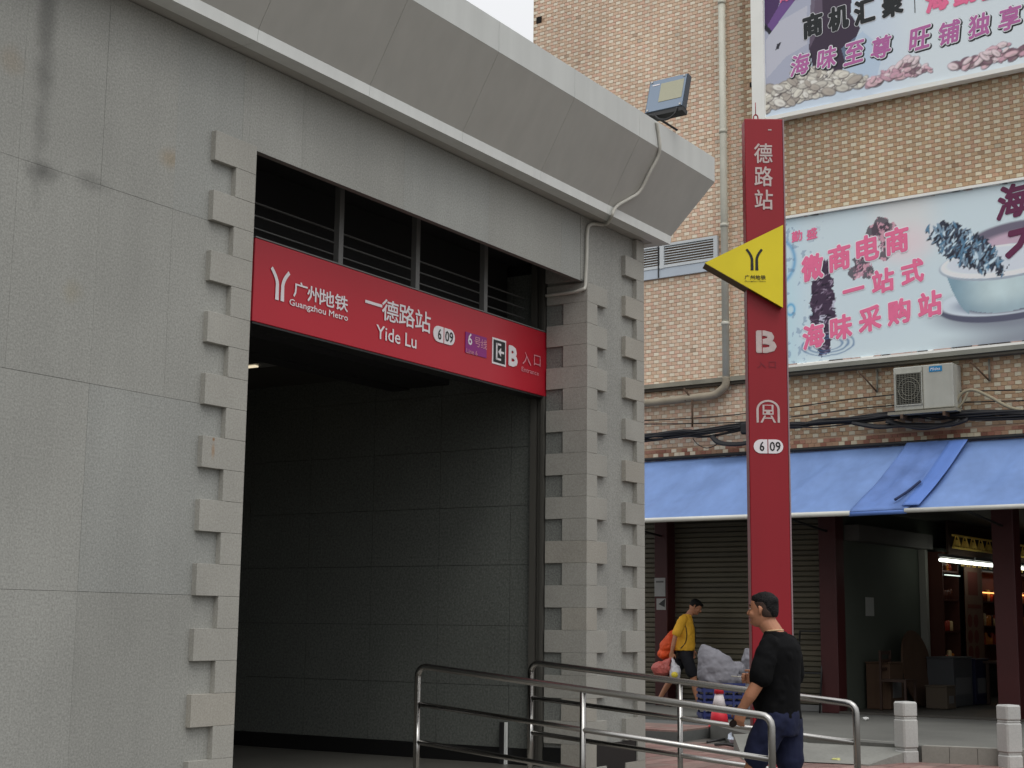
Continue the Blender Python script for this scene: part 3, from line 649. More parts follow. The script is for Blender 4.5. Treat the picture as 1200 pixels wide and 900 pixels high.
sheet('canvas_patch', [(21.9, 7.86, zt-.05), (21.9, 7.58, zt-.05), (20.55, 7.85, zb+.03), (20.55, 8.10, zb+.03)], blue_s, AWN, 6, 16, wob=.008, off=.05, seed=4)
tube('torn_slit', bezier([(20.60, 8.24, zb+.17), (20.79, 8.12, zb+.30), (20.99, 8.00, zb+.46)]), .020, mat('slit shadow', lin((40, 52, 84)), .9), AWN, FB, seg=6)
tube('front_bar', [(20.48, 14.2, zb), (20.48, 8.88, zb-.01)], .038, mat('awning bar white', lin((214, 214, 206)), .5, blotch=.08), AWN, FB)
tube('front_bar', [(20.48, 8.05, zb), (20.48, 3.2, zb)], .034, mat('awning bar white', None), AWN, FB)
tube('front_bar', [(20.49, 8.90, zb-.02), (20.49, 8.03, zb-.01)], .036, blue_s, AWN, FB)
tube('rear_roller', [(21.96, 14.2, zt+.03), (21.96, 3.2, zt+.03)], .03, dark_metal, AWN, FB)
for u in (12.97, 9.95, 7.17): tube('awning_arm', [(22.2, u, 3.0), (20.5, u, zb-.03)], .018, dark_metal, AWN, FB, seg=6)

# ------------------------------------------------------------------ shop fronts below
oxred = mat('oxblood painted pillar', lin((66, 28, 28)), .5, blotch=.12, bscale=2)
slat_m = [mat('shutter slat %d' % k, lin(c), .5, metal=.1, blotch=.1, bscale=2) for k, c in enumerate([(88, 83, 68), (83, 78, 65), (93, 87, 72)])]
for u0, u1, nm in ((13.1, 12.85, 'a'), (10.09, 9.80, 'b'), (7.33, 7.01, 'c')):
    box2('pillar', (22.0, u1, .2), (22.32, u0, 4.3), oxred, BT, FB, bev=.01)
for u0, u1, lab in ((12.85, 10.09, 'wide shutter'), (13.88, 13.1, 'narrow shutter')):
    sh = empty('roller_shutter', (22.3, (u0+u1)/2, .2), None, None, fr=FB); sh.parent = BT
    pr = wrot(BT); sh.location = FB.m @ Vector((22.3, (u0+u1)/2, .2)) - wloc(BT); sh.rotation_euler = (0, 0, 0)
    k = 0; z = .22
    while z < 4.2:
        box('slat', (22.26+random.uniform(-.003, .003), (u0+u1)/2, z+.041), (.035, u0-u1-.004, .077), random.choice(slat_m), sh, FB, bev=.014); z += .084
    box2('shutter_backing', (22.28, u1+.01, .2), (22.30, u0-.01, 4.25), dark_metal, sh, FB)
    if lab[0] == 'w':
        box2('bottom_rail', (22.22, u1+.01, .205), (22.25, u0-.01, .30), grey_metal, sh, FB)
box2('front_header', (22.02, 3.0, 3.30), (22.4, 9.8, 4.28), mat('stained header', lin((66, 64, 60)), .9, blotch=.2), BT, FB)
# shop interior
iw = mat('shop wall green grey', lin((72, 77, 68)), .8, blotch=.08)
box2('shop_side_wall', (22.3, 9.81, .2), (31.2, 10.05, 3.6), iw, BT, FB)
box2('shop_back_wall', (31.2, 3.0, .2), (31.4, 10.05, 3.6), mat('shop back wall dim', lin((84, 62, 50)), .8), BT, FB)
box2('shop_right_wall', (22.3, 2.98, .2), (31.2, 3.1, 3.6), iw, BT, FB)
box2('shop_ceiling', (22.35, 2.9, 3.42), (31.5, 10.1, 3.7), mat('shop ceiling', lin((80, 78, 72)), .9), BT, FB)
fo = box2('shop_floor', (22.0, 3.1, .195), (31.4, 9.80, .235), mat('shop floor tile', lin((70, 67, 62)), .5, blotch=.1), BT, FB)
box2('shutter_box', (22.35, 9.55, 2.88), (25.55, 9.80, 3.13), mat('shutter box grey', lin((80, 78, 74)), .7, blotch=.15), BT, FB)
box2('door_jamb', (25.5, 9.68, .235), (25.62, 9.80, 2.9), mat('jamb pale', lin((140, 140, 132)), .7), BT, FB)
UW = Wall(FB, lambda a, z, d: (a, 9.80-d, z))
nt_ = plate(UW, rect((23.285,1.854), .34, .30), mat('paper notice', lin((150, 152, 146)), .8), BT, .001, .006, 'paper_notice')
# lit goods cabinets on the side wall
wood = mat('cabinet brown wood', lin((72, 38, 28)), .45, blotch=.15); redw = mat('cabinet red back', lin((104, 46, 30)), .6, blotch=.3, bscale=5)
jar_m = [mat('jar amber', lin((200, 120, 50)), .25), mat('jar red lid', lin((170, 60, 40)), .4), mat('jar cream', lin((210, 180, 130)), .4), mat('jar dark', lin((80, 40, 26)), .3)]
def cabinet(n0, n1, z0, z1, shelves, label, lit=None, rng_=random.Random(2), jars=True):
    E = empty('goods_cabinet', ((n0+n1)/2, 9.6, z0), label, 'cabinet', fr=FB)
    box2('back_panel', (n0, 9.765, z0), (n1, 9.795, z1), redw, E, FB)
    for a in (n0, n1-.03): box2('side_panel', (a, 9.45, z0), (a+.03, 9.764, z1), wood, E, FB)
    for z in shelves+[z0, z1-.03]: box2('shelf', (n0+.031, 9.455, z), (n1-.031, 9.764, z+.03), wood, E, FB)
    if jars:
        for z in shelves:
            x = n0+.1
            while x < n1-.12:
                r = rng_.uniform(.035, .055); h = rng_.uniform(.14, .24)
                tube('jar', [(x, 9.56, z+.031), (x, 9.56, z+h), (x, 9.56, z+h+.02)], [r, r, r*.6], rng_.choice(jar_m), E, FB, seg=8); x += 2*r+rng_.uniform(.02, .06)
    if lit is not None: box2('shelf_lamp', (n0+.06, 9.47, lit), (n1-.06, 9.50, lit+.02), mat('warm shelf lamp', (1, .6, .3), .5, emit=(1, .42, .12), estr=3.2), E, FB)
cabinet(25.7, 26.5, .24, 2.85, [.9, 1.45, 2.0, 2.5], 'narrow brown goods cabinet beside the green grey shop wall', None)
cabinet(27.7, 31.0, .9, 2.6, [1.2, 1.55, 2.0], 'long lit goods cabinet with jars under the gold lattice', 2.18)
box2('lamp_strip', (25.75, 9.40, 2.44), (26.45, 9.44, 2.455), mat('cool shelf lamp', (.9, .95, .9), .5, emit=(.85, 1, .9), estr=1.2), BT, FB)
# pale hanging poster with round pictures
PO = empty('hanging_poster', (27.1, 9.3, .9), 'tall pale poster with round pictures hanging between the cabinets', 'poster', fr=FB)
PW = Wall(FB, lambda a, z, d: (a, 9.40-d, z))
pa = mat('poster paper', lin((120, 92, 74)), .7, blotch=.1, bscale=6); pb = mat('poster print', lin((110, 52, 40)), .7)
plate(PW, rect((27.1, 1.80), .92, 1.75), pa, PO, 0, .01, 'poster_sheet')
for k in range(3):
    for q in (26.83, 27.15): plate(PW, [(q+.12*math.cos(t*.5236), 1.10+.28*k+.12*math.sin(t*.5236)) for t in range(12)], pb, PO, .011, .014, 'round_picture')
plate(PW, rect((27.05, 2.33), .5, .42), pb, PO, .011, .014, 'poster_picture'); plate(PW, rect((27.1, 1.92), .7, .07), pb, PO, .011, .014, 'poster_picture')
# gold lattice frieze
LT = empty('gold_lattice', (28.3, 9.3, 2.85), 'gold lattice frieze above the tube lights in the shop', 'lattice', fr=FB)
gold = mat('gold lattice', (.9, .62, .14), .4)
zz0, zz1 = 2.95, 3.14
box2('lattice_rail', (26.0, 9.33, zz1), (31.1, 9.37, zz1+.03), gold, LT, FB); box2('lattice_rail', (26.0, 9.33, zz0-.03), (31.1, 9.37, zz0), gold, LT, FB)
box2('lattice_board', (25.9, 9.40, 2.80), (31.15, 9.44, 3.40), mat('lattice backing', lin((52, 34, 24)), .8), LT, FB)
mb = MB(); x = 26.0
while x < 31.0:
    for a, b in (((x, zz0), (x+.15, zz1)), ((x+.40, zz0), (x+.25, zz1)), ((x+.07, zz0), (x+.17, zz1-.06)), ((x+.33, zz0), (x+.23, zz1-.06))):
        mb.prism([(a[0], 9.345, a[1]), (a[0]+.022, 9.345, a[1]), (b[0]+.022, 9.345, b[1]), (b[0], 9.345, b[1])], 1, (0, .02, 0))
    for q in (.17, .225): mb.box((x+q, 9.345, zz0), (x+q+.02, 9.365, zz0+.13))
    x += .42
mb.build('lattice_bars', gold, LT, FB)
mb = MB(); x = 26.4
while x < 30.9:
    for q in (0, .1): mb.box((x+q, 9.345, 2.62), (x+q+.02, 9.365, 2.72))
    mb.box((x, 9.345, 2.66), (x+.25, 9.365, 2.68)); x += .3
mb.build('lattice_lower_row', gold, LT, FB)
# tube lights in the shop
tmw = mat('lit fluorescent tube', (1, 1, 1), .5, emit=(.95, 1, .9), estr=4.5)
for k, (P, Q, lab) in enumerate((((24.671,2.660), (26.218,2.663), 'longer lit tube light left of the thin gap in the shop'), ((26.306,2.662), (27.305,2.666), 'shorter lit tube light just left of the right pillar'), ((28.416,2.677), (30.754,2.670), 'lit tube light at the right edge behind the pillar'))):
    E = empty('tube_light', ((P[0]+Q[0])/2, 9.1, P[1]), lab, 'light', 'tube lights in the open shop', fr=FB)
    tube('lamp_tube', [(P[0], 9.1, P[1]), (Q[0], 9.1, Q[1])], .03, tmw, E, FB, seg=8)
    box2('lamp_housing', (P[0], 9.06, max(P[1], Q[1])+.05), (Q[0], 9.14, max(P[1], Q[1])+.10), grey_metal, E, FB)
# things standing in the shop
def disc(c, r, m, name, parent=None, fr=FB, th=.03, tilt=.2):
    V = []; n = 28
    for dd in (0, th):
        for k in range(n): t = 2*math.pi*k/n; V.append((c[0]+r*math.cos(t), c[1]-dd-(r+r*math.sin(t))*-tilt*-1, c[2]+r+r*math.sin(t)))
    return mk(name, V, [tuple(range(n)), tuple(range(2*n-1, n-1, -1))]+[(k, k+n, (k+1) % n+n, (k+1) % n) for k in range(n)], m, parent, fr)
o = disc((24.2, 9.3, .24), .62, mat('plywood table top', lin((76, 56, 42)), .6, blotch=.15, bscale=5), 'round_table_top', tilt=.2-.35); tag(o, 'round brown table top leaning against the green grey shop wall', 'table top')
def chair(n, u, label):
    E = empty('chair', (n, u, .24), label, 'chair', fr=FB); cwm = mat('dark chair wood', lin((56, 40, 32)), .5)
    box2('seat', (n-.22, u-.22, .68), (n+.22, u+.22, .72), cwm, E, FB)
    for a in (-.2, .2):
        for b in (-.2, .2): box2('leg', (n+a-.018, u+b-.018, .236), (n+a+.018, u+b+.018, .679 if b < 0 else 1.16), cwm, E, FB)
    for z in (.85, .98, 1.1): box2('back_rail', (n-.181, u+.19, z), (n+.181, u+.21, z+.05), cwm, E, FB)
chair(22.9, 9.2, 'dark wooden chair inside the shop beside the ox red pillar')
def carton(lo, hi, m, name, label, cat):
    E = empty(name, ((lo[0]+hi[0])/2, (lo[1]+hi[1])/2, lo[2]), label, cat, fr=FB)
    box2('body', lo, hi, m, E, FB, bev=.008); box2('lid', (lo[0]-.01, lo[1]-.01, hi[2]+.001), (hi[0]+.01, hi[1]+.01, hi[2]+.03), m, E, FB, bev=.008)
    box2('label_panel', (lo[0]+.1, lo[1]-.006, lo[2]+.25*(hi[2]-lo[2])), (hi[0]-.1, lo[1]-.001, lo[2]+.6*(hi[2]-lo[2])), mat('panel shade', lin((96, 96, 96)), .6), E, FB)
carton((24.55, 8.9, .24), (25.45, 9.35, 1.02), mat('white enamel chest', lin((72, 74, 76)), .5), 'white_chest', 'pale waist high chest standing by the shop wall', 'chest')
carton((25.6, 8.9, .24), (26.3, 9.3, .98), mat('blue bin plastic', lin((26, 30, 56)), .5), 'blue_bin', 'dark blue bin beside the pale chest in the shop', 'bin')
carton((22.95, 9.35, .24), (23.5, 9.75, .95), mat('cardboard', lin((78, 58, 42)), .8), 'cardboard_box', 'brown cardboard carton behind the wooden chair', 'box')
carton((23.8, 8.75, .24), (24.2, 9.1, .58), mat('cardboard pale', lin((84, 74, 62)), .8), 'cardboard_box', 'small pale carton on the floor before the leaning table top', 'box')
def stool(n, u, h, label):
    E = empty('stool', (n, u, .24), label, 'stool', 'stools in the open shop', fr=FB); sm = mat('stool plastic', lin((150, 150, 150)), .5)
    box2('seat', (n-.16, u-.16, h-.03), (n+.16, u+.16, h), sm, E, FB, bev=.01)
    for a in (-.13, .13):
        for b in (-.13, .13): box2('leg', (n+a-.02, u+b-.02, .236), (n+a+.02, u+b+.02, h-.031), sm, E, FB)
stool(26.3, 8.0, .70, 'pale plastic stool on the left of the shop table'); stool(27.2, 7.9, .70, 'pale plastic stool in the middle under the shop table'); stool(24.6, 7.55, .72, 'pale plastic stool close to the right pillar')
TB = empty('shop_table', (26.8, 8.2, .24), 'dark table with jars and a dish inside the shop', 'table', fr=FB); tdm = mat('dark table', lin((58, 44, 36)), .4)
box2('table_top', (26.0, 8.2, .93), (28.2, 8.9, .97), tdm, TB, FB)
for a in (26.05, 28.12):
    for b in (8.25, 8.85): box2('leg', (a, b-.03, .236), (a+.05, b+.02, .929), tdm, TB, FB)
for k, (a, r, h) in enumerate(((26.25, .10, .16), (26.55, .13, .12), (27.05, .09, .2), (27.5, .1, .14))):
    o = tube('jar', [(a, 8.45, .971), (a, 8.45, .971+h*.8), (a, 8.45, .971+h)], [r, r, r*.5], jar_m[2], None, FB, seg=12)
    tag(o, 'cream jar on the shop table, number %s from the left' % ['one', 'two', 'three', 'four'][k], 'jar', 'jars on the shop table')
E = empty('dish_stand', (26.9, 7.9, .24), 'small dish on a thin stand before the shop table', 'stand', fr=FB)
tube('stand_pole', [(26.9, 8.05, .236), (26.9, 8.05, 1.39)], .015, tdm, E, FB); tube('dish', [(26.9, 8.05, 1.39), (26.9, 8.05, 1.42), (26.9, 8.05, 1.46)], [.08, .2, .24], jar_m[2], E, FB, seg=16)
# papers on the left pillar, rack by the wide shutter
LW = Wall(FB, lambda a, z, d: (22.0-d, -a, z))
def notice(c, w_, h_, label, dark=False):
    E = empty('notice', (21.99, -c[0], c[1]-h_/2), label, 'notice', fr=FB)
    plate(LW, rect(c, w_, h_), mat('notice paper', lin((150, 150, 148)), .7, blotch=.1, bscale=8), E, .001, .008, 'sheet')
    if dark: plate(LW, [(c[0]-.05, c[1]), (c[0]+.07, c[1]-.05), (c[0]+.08, c[1]+.09), (c[0]+.02, c[1]+.05)], dark_metal, E, .009, .011, 'print')
    else: plate(LW, rect((c[0], c[1]+.09), w_*.7, .03), mat('notice print', lin((96, 96, 96)), .8), E, .009, .011, 'print')
n1 = (12.989,2.155); notice((-n1[0], n1[1]), .21, .31, 'plain grey notice on the ox red pillar left of the wide shutter')
n2 = (12.966,1.870); notice((-n2[0], n2[1]), .18, .19, 'small notice with a dark mark below the plain notice', True)
E = empty('metal_rack', (21.9, 10.3, .2), 'thin dark metal frame leaning by the shutter right of the totem', 'rack', fr=FB)
for P in (((21.9, 10.48, .2), (22.1, 10.48, 1.45)), ((21.9, 10.08, .2), (22.1, 10.08, 1.45)), ((22.1, 10.48, 1.45), (22.1, 10.08, 1.45)), ((22.0, 10.48, .8), (22.0, 10.08, .8)), ((21.93, 10.48, .45), (21.93, 10.08, .45))): tube('rack_bar', P, .016, dark_metal, E, FB, seg=6)

# ------------------------------------------------------------------ station name totem
TT = empty('station_totem', (2.18, 12.55, 0), 'tall red station totem pillar with white characters', 'totem', fr=FT)
x0, x1 = 2.008, 2.342
box2('totem_body', (x0, 12.5, 0.02), (x1, 12.66, 5.895), red_paint, TT, FT, bev=.006)
box2('totem_base', (x0-.08, 12.42, 0), (x1+.08, 12.74, .03), grey_metal, TT, FT)
box2('edge_trim', (x1-.001, 12.497, .03), (x1+.010, 12.655, 5.89), mat('trim pinkish grey', lin((150, 126, 130)), .5), TT, FT)
tube('hanging_ring', [(2.12+.02*math.cos(t/12*6.283), 12.58, 5.925+.035*math.sin(t/12*6.283)) for t in range(13)], .006, red_paint, TT, FT, seg=6)
tube('hanging_ring', [(2.12, 12.58, 5.95), (2.12, 12.58, 6.07)], .004, red_paint, TT, FT, seg=5)
TW = Wall(FT, lambda a, z, d: (a, 12.5-d, z))
tvw = mat('peeling silver letters', lin((196, 180, 176)), .5, blotch=.1, bscale=20)
plate(TW, rect((2.228,5.793), .03, .010), tvw, TT, 0, .003, 'lettering')
for s, c in zip('德路站', [(2.167,5.579), (2.166,5.371), (2.165,5.162)]): letter(TW, s, c, .155, .175, tvw, TT, bold=.02)
letter(TW, 'B', (2.166,3.908), .15, .17, tvw, TT, bold=.12); bc = (2.131,3.908); plate(TW, rect(bc, .006, .2), red_paint, TT, .005, .007, 'letter_slit')
fv = mat('peeled letters shadow', lin((120, 34, 46)), .6); letter(TW, '入', (2.124,3.708), .075, .055, fv, TT); letter(TW, '口', (2.215,3.709), .06, .055, fv, TT)
# train in a tunnel pictogram
tc = (2.172,3.312); R0 = .098
def ring2(r0, r1, c, a0, a1, n=14):
    return [(c[0]+r1*math.cos(a0+(a1-a0)*k/n), c[1]+r1*math.sin(a0+(a1-a0)*k/n)) for k in range(n+1)]+[(c[0]+r0*math.cos(a1+(a0-a1)*k/n), c[1]+r0*math.sin(a1+(a0-a1)*k/n)) for k in range(n+1)]
ac_ = (tc[0], tc[1]+.01)
mbp = MB(); n = 14; V = []
for k in range(n+1):
    t = math.pi*k/n
    for r in (.080, .099): V.append(TW.f(ac_[0]+r*math.cos(t), ac_[1]+r*math.sin(t)*.85, .003))
F = [(2*k, 2*k+1, 2*k+3, 2*k+2) for k in range(n)]; mk('tunnel_arch', V, F, tvw, TT, FT)
for s in (-1, 1): plate(TW, rect((ac_[0]+s*.0895, ac_[1]-.055), .019, .11), tvw, TT, 0, .003, 'tunnel_wall')
plate(TW, rect((ac_[0], ac_[1]+.0), .092, .085), tvw, TT, 0, .003, 'train_front'); plate(TW, rect((ac_[0], ac_[1]+.018), .06, .034), red_paint, TT, .003, .005, 'train_window')
for s in (-1, 1):
    plate(TW, rect((ac_[0]+s*.026, ac_[1]-.022), .018, .014), red_paint, TT, .003, .005, 'train_lamp')
    plate(TW, [(ac_[0]+s*.018, ac_[1]-.05), (ac_[0]+s*.034, ac_[1]-.05), (ac_[0]+s*.066, ac_[1]-.11), (ac_[0]+s*.048, ac_[1]-.11)], tvw, TT, 0, .003, 'rail_mark')
plate(TW, rect((ac_[0], ac_[1]-.072), .06, .01), tvw, TT, 0, .003, 'rail_mark')
route_pill(TW, (2.170,3.009), .25, .118, TT, .005, red_paint)
# yellow arrow
yel = mat('arrow yellow', lin((226, 206, 30)), .4, blotch=.06, bscale=3); ydk = mat('arrow body painted shade', lin((92, 70, 26)), .6)  # the dark second colour paints the shade on the arrow's underside
AR = [(1.638,4.575), (2.314,4.917), (2.300,4.191)]
AW3 = Wall(FT, lambda a, z, d: (a, 12.42-d, z))
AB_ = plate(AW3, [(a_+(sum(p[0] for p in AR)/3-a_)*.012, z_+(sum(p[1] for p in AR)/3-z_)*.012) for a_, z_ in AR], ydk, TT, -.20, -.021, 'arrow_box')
plate(AW3, AR, yel, AB_, -.02, 0, 'arrow_face')
metro_mark(AW3, (2.062,4.606), .155, .185, black_vinyl, AB_, .003)
for k, s in enumerate('广州地铁'): c0 = (2.067,4.452); letter(AW3, s, (c0[0]-.069+.046*k, c0[1]), .040, .038, black_vinyl, AB_, bold=.03)
letter(AW3, 'Guangzhou Metro', ((2.067,4.419)[0], (2.067,4.419)[1]-.003), .18, .016, black_vinyl, AB_)

# ------------------------------------------------------------------ printed billboards
BW = Wall(FB, lambda a, z, d: (21.86-d, -a, z))
def vnoise(x, y, s, seed=0):
    x = x*s; y = y*s; xi = np.floor(x).astype(int); yi = np.floor(y).astype(int); fx = x-xi; fy = y-yi
    fx = fx*fx*(3-2*fx); fy = fy*fy*(3-2*fy)
    h = lambda i, j: np.mod(np.sin(i*127.1+j*311.7+seed*74.7)*43758.5453, 1.)
    return (h(xi, yi)*(1-fx)+h(xi+1, yi)*fx)*(1-fy)+(h(xi, yi+1)*(1-fx)+h(xi+1, yi+1)*fx)*fy
def fbm(x, y, s, seed=0): return (vnoise(x, y, s, seed)+.5*vnoise(x, y, 2.1*s, seed+1)+.25*vnoise(x, y, 4.3*s, seed+2))/1.75
def ss(a, b, x): t = np.clip((x-a)/(b-a), 0, 1); return t*t*(3-2*t)
def ell(x, y, c, rx, ry, rot=0, soft=.1):
    dx, dy = x-c[0], y-c[1]; ca, sa = math.cos(rot), math.sin(rot); X = (dx*ca+dy*sa)/rx; Y = (-dx*sa+dy*ca)/ry
    return 1-ss(1-soft, 1+soft, np.sqrt(X*X+Y*Y))
def inpoly(x, y, P):
    r = np.zeros(x.shape, bool); n = len(P)
    for i in range(n):
        (x0, y0), (x1, y1) = P[i], P[(i+1) % n]
        if y0 == y1: continue
        c = ((y0 > y) != (y1 > y)) & (x < (x1-x0)*(y-y0)/(y1-y0)+x0); r ^= c
    return r.astype(float)
def mixc(col, c, m): return col*(1-m[..., None])+np.array(lin(c))*m[..., None]
def board(name, label, a0, a1, z0, z1, paint, step, group):
    E = empty(name, (21.9, -(a0+a1)/2, z0), label, 'billboard', group, fr=FB)
    nx = int((a1-a0)/step); nz = int((z1-z0)/step); A, Z = np.meshgrid(np.linspace(a0, a1, nx+1), np.linspace(z0, z1, nz+1))
    C = np.clip(paint(A, Z), .002, .9).reshape(-1, 3)
    V = np.stack([np.full(A.size, 21.858), -A.ravel(), Z.ravel()], 1)
    F = [(j*(nx+1)+i, j*(nx+1)+i+1, (j+1)*(nx+1)+i+1, (j+1)*(nx+1)+i) for j in range(nz) for i in range(nx)]
    mk('printed_sheet', V, F, vmat('printed vinyl', .45), E, FB, cols=C)
    box2('back_box', (21.862, -a1, z0), (22.01, -a0, z1), mat('board backing', lin((150, 150, 150)), .7), E, FB)
    return E
edge_w = mat('board frame white', lin((240, 240, 234)), .5, blotch=.04); torn = mat('torn vinyl wrap', lin((176, 150, 140)), .6, blotch=.3, bscale=6); torn_d = mat('torn vinyl dark', lin((60, 52, 48)), .7)
def q(*p): return [(-u, z) for u, z in p]
def torn_wrap(E, a0, a1, z, seed, th=.05, dz=1):
    """ragged vinyl wrapped round the frame edge"""
    r = random.Random(seed); a = a0
    while a < a1:
        b = min(a+r.uniform(.08, .3), a1); h = th*r.uniform(.45, 1.1)
        P = [(a, z), (b, z), (b-r.uniform(0, .05), z-dz*h), ((a+b)/2, z-dz*h*r.uniform(.7, 1.1)), (a+r.uniform(0, .04), z-dz*h*r.uniform(.4, 1))]
        plate(BW, P, r.choice([torn, torn, edge_w, torn_d]), E, .004, .012+r.uniform(0, .02), 'torn_wrap'); a = b
def spikes(col, A, Z, mask, n, size, pal, seed, lean=1.2):
    """small pointed strokes scattered through a mask"""
    r = random.Random(seed); ys, xs = np.nonzero(mask > .5)
    if not len(ys): return col
    for k in range(n):
        i = r.randrange(len(ys)); s_ = r.uniform(*size); a_ = lean+r.uniform(-.9, .9)
        col = mixc(col, r.choice(pal), ell(A, Z, (A[ys[i], xs[i]], Z[ys[i], xs[i]]), s_, s_*.28, a_, .3))
    return col
def paint_low(A, Z):
    col = np.ones(A.shape+(3,))*np.array(lin((192, 206, 211)))
    col = mixc(col, (206, 206, 204), ss(-9.3, -8.6, A)*(1-ss(-8.3, -7.7, A))*ss(6.9, 7.6, Z)*.8)
    col = mixc(col, (214, 196, 200), ell(A, Z, (-8.45, 7.45), .35, .25, 0, .9)*.8)
    col = mixc(col, (160, 206, 228), (1-ss(-10.9, -9.9, A))*.7*(1-ss(7.2, 7.7, Z)*.4))
    # arc and bubbles of water
    d = np.hypot(A+10.75, (Z-7.45)); col = mixc(col, (90, 150, 190), np.exp(-((d-.42)/.035)**2)*.8*(A > -10.75))
    d = np.hypot(A+10.42, (Z-6.62)*.8); col = mixc(col, (84, 158, 196), np.exp(-((d-.07)/.02)**2)*.9)
    col = mixc(col, (96, 120, 150), (fbm(A, Z, 11, 4) > .69)*1.*(1-ss(-10.1, -9.7, A))*.5)
    # sea cucumber left, spiky vertical body
    n = fbm(A, Z, 9, 9); 
    body = np.maximum(ell(A, Z, (-9.86, 6.72), .20, .62, .02, .08), 0); body = ((np.hypot((A+9.86)/.21, (Z-6.62)/.78)+(n-.5)*.5) < 1).astype(float)
    col = mixc(col, (62, 46, 66), body); col = mixc(col, (196, 196, 212), body*(vnoise(A, Z, 9, 3) > .80)*.8); col = spikes(col, A, Z, body, 150, (.02, .05), [(34, 26, 42), (96, 78, 98), (50, 38, 58), (150, 136, 156)], 14, .3)
    # second one curving behind the title
    for c, r in (((-8.72, 7.66), .17), ((-8.84, 7.76), .15), ((-8.95, 7.70), .14), ((-8.72, 7.48), .12), ((-8.78, 7.30), .1), ((-9.18, 7.24), .14), ((-9.26, 7.1), .13), ((-9.1, 7.08), .12)):
        b2 = ((np.hypot(A-c[0], Z-c[1])/r+(n-.5)*.9) < 1).astype(float); col = mixc(col, (76, 64, 74), b2*.9); col = mixc(col, (206, 156, 170), b2*(fbm(A, Z, 16, 8) > .58)*.8)
    m2 = ((np.hypot(A+8.75, Z-7.6) < .22) | (np.hypot(A+9.17, Z-7.15) < .16)).astype(float)*(n > .45); col = spikes(col, A, Z, m2, 90, (.015, .04), [(60, 48, 62), (214, 176, 188), (120, 90, 106), (180, 130, 150)], 15, .8)
    # splash at the foot
    for r, w_ in ((.34, .025), (.24, .02), (.44, .02)):
        d = np.hypot((A+9.78)/1., (Z-5.98)*2.4); col = mixc(col, (70, 106, 146), np.exp(-((d-r+.06*(fbm(A, Z, 7, 2)-.5))/w_)**2)*.8*(Z < 6.15))
    # bowl and saucer
    cx = -6.98
    col = mixc(col, (104, 106, 120), ell(A, Z, (cx+.15, 6.24), 1.12, .34, 0, .35)*.8)
    col = mixc(col, (82, 84, 102), ell(A, Z, (cx, 6.31), .98, .27, 0, .03)); col = mixc(col, (196, 206, 214), ell(A, Z, (cx, 6.37), .95, .23, 0, .05)); col = mixc(col, (132, 144, 160), ell(A, Z, (cx+.02, 6.34), .74, .15, 0, .25))
    col = mixc(col, (64, 60, 80), ell(A, Z, (cx+.05, 6.26), .52, .09, 0, .35)*.9)
    t = np.clip((Z-6.18)/(6.86-6.18), 0, 1); half = .42+.42*np.sqrt(t); bowl = ((np.abs(A-cx) < half) & (Z > 6.18+.07*((A-cx)/.45)**2*(np.abs(A-cx) < .5)) & (Z < 6.95)).astype(float)
    sh = ss(-.8, -.1, A-cx)*(1-.35*ss(.1, .8, A-cx)); base = np.array(lin((122, 150, 164)))*(1-sh[..., None])+np.array(lin((184, 202, 204)))*sh[..., None]
    base = base*(.9+.2*fbm(A, Z, 5, 12))[..., None]; col = col*(1-bowl[..., None])+base*bowl[..., None]
    col = mixc(col, (96, 124, 142), bowl*(1-ss(6.2, 6.5, Z))*.5)
    back = ell(A, Z, (cx+.25, 7.32), .72, .22, .05, .1)*(Z > 7.05); col = mixc(col, (104, 98, 114), back); back = ell(A, Z, (cx+.32, 7.24), .62, .16, .05, .25)*(Z > 7.0); col = mixc(col, (184, 160, 176), back)
    col = mixc(col, (150, 160, 172), ell(A, Z, (cx, 6.95), .945, .265, 0, .02)); col = mixc(col, (222, 230, 234), ell(A, Z, (cx, 6.965), .92, .245, 0, .03)); col = mixc(col, (198, 204, 212), ell(A, Z, (cx, 6.99), .85, .20, 0, .1))
    # spiky cucumber lying over the rim
    n2 = fbm(A, Z, 13, 21); ca, sa = .80, -.60
    b3 = ((np.hypot(((A+7.50)*ca+(Z-7.24)*sa)/.64, (-(A+7.50)*sa+(Z-7.24)*ca)/.25)+(n2-.5)*.7) < 1).astype(float)
    col = mixc(col, (48, 52, 66), b3); col = spikes(col, A, Z, b3, 420, (.03, .075), [(34, 36, 48), (62, 72, 88), (120, 142, 160), (186, 204, 214), (84, 120, 146), (40, 44, 58)], 9)
    col = mixc(col, (90, 90, 108), ell(A, Z, (-6.2, 5.74), 1.3, .2, 0, .7)*.75)
    return col*1.34
LB = board('billboard', 'lower billboard with pink characters and a bowl of sea cucumber', -10.92, -4.6, 5.70, 8.14, paint_low, .0135, 'billboards on the tiled wall')
box2('frame_bar', (21.80, 4.6, 8.145), (21.98, 10.95, 8.185), edge_w, LB, FB); box2('frame_bar', (21.80, 4.6, 5.655), (21.98, 10.95, 5.695), edge_w, LB, FB)
torn_wrap(LB, -10.2, -4.7, 8.18, 3, .055); torn_wrap(LB, -10.7, -4.7, 5.72, 4, .055)
pink = mat('poster pink', lin((244, 118, 160)), .5, blotch=.05, bscale=4); whit = mat('poster outline white', lin((242, 242, 246)), .5); plum = mat('poster plum', lin((104, 36, 76)), .5); pblk = mat('poster black', lin((30, 34, 36)), .5); lilac = mat('poster lilac', lin((190, 108, 168)), .5)
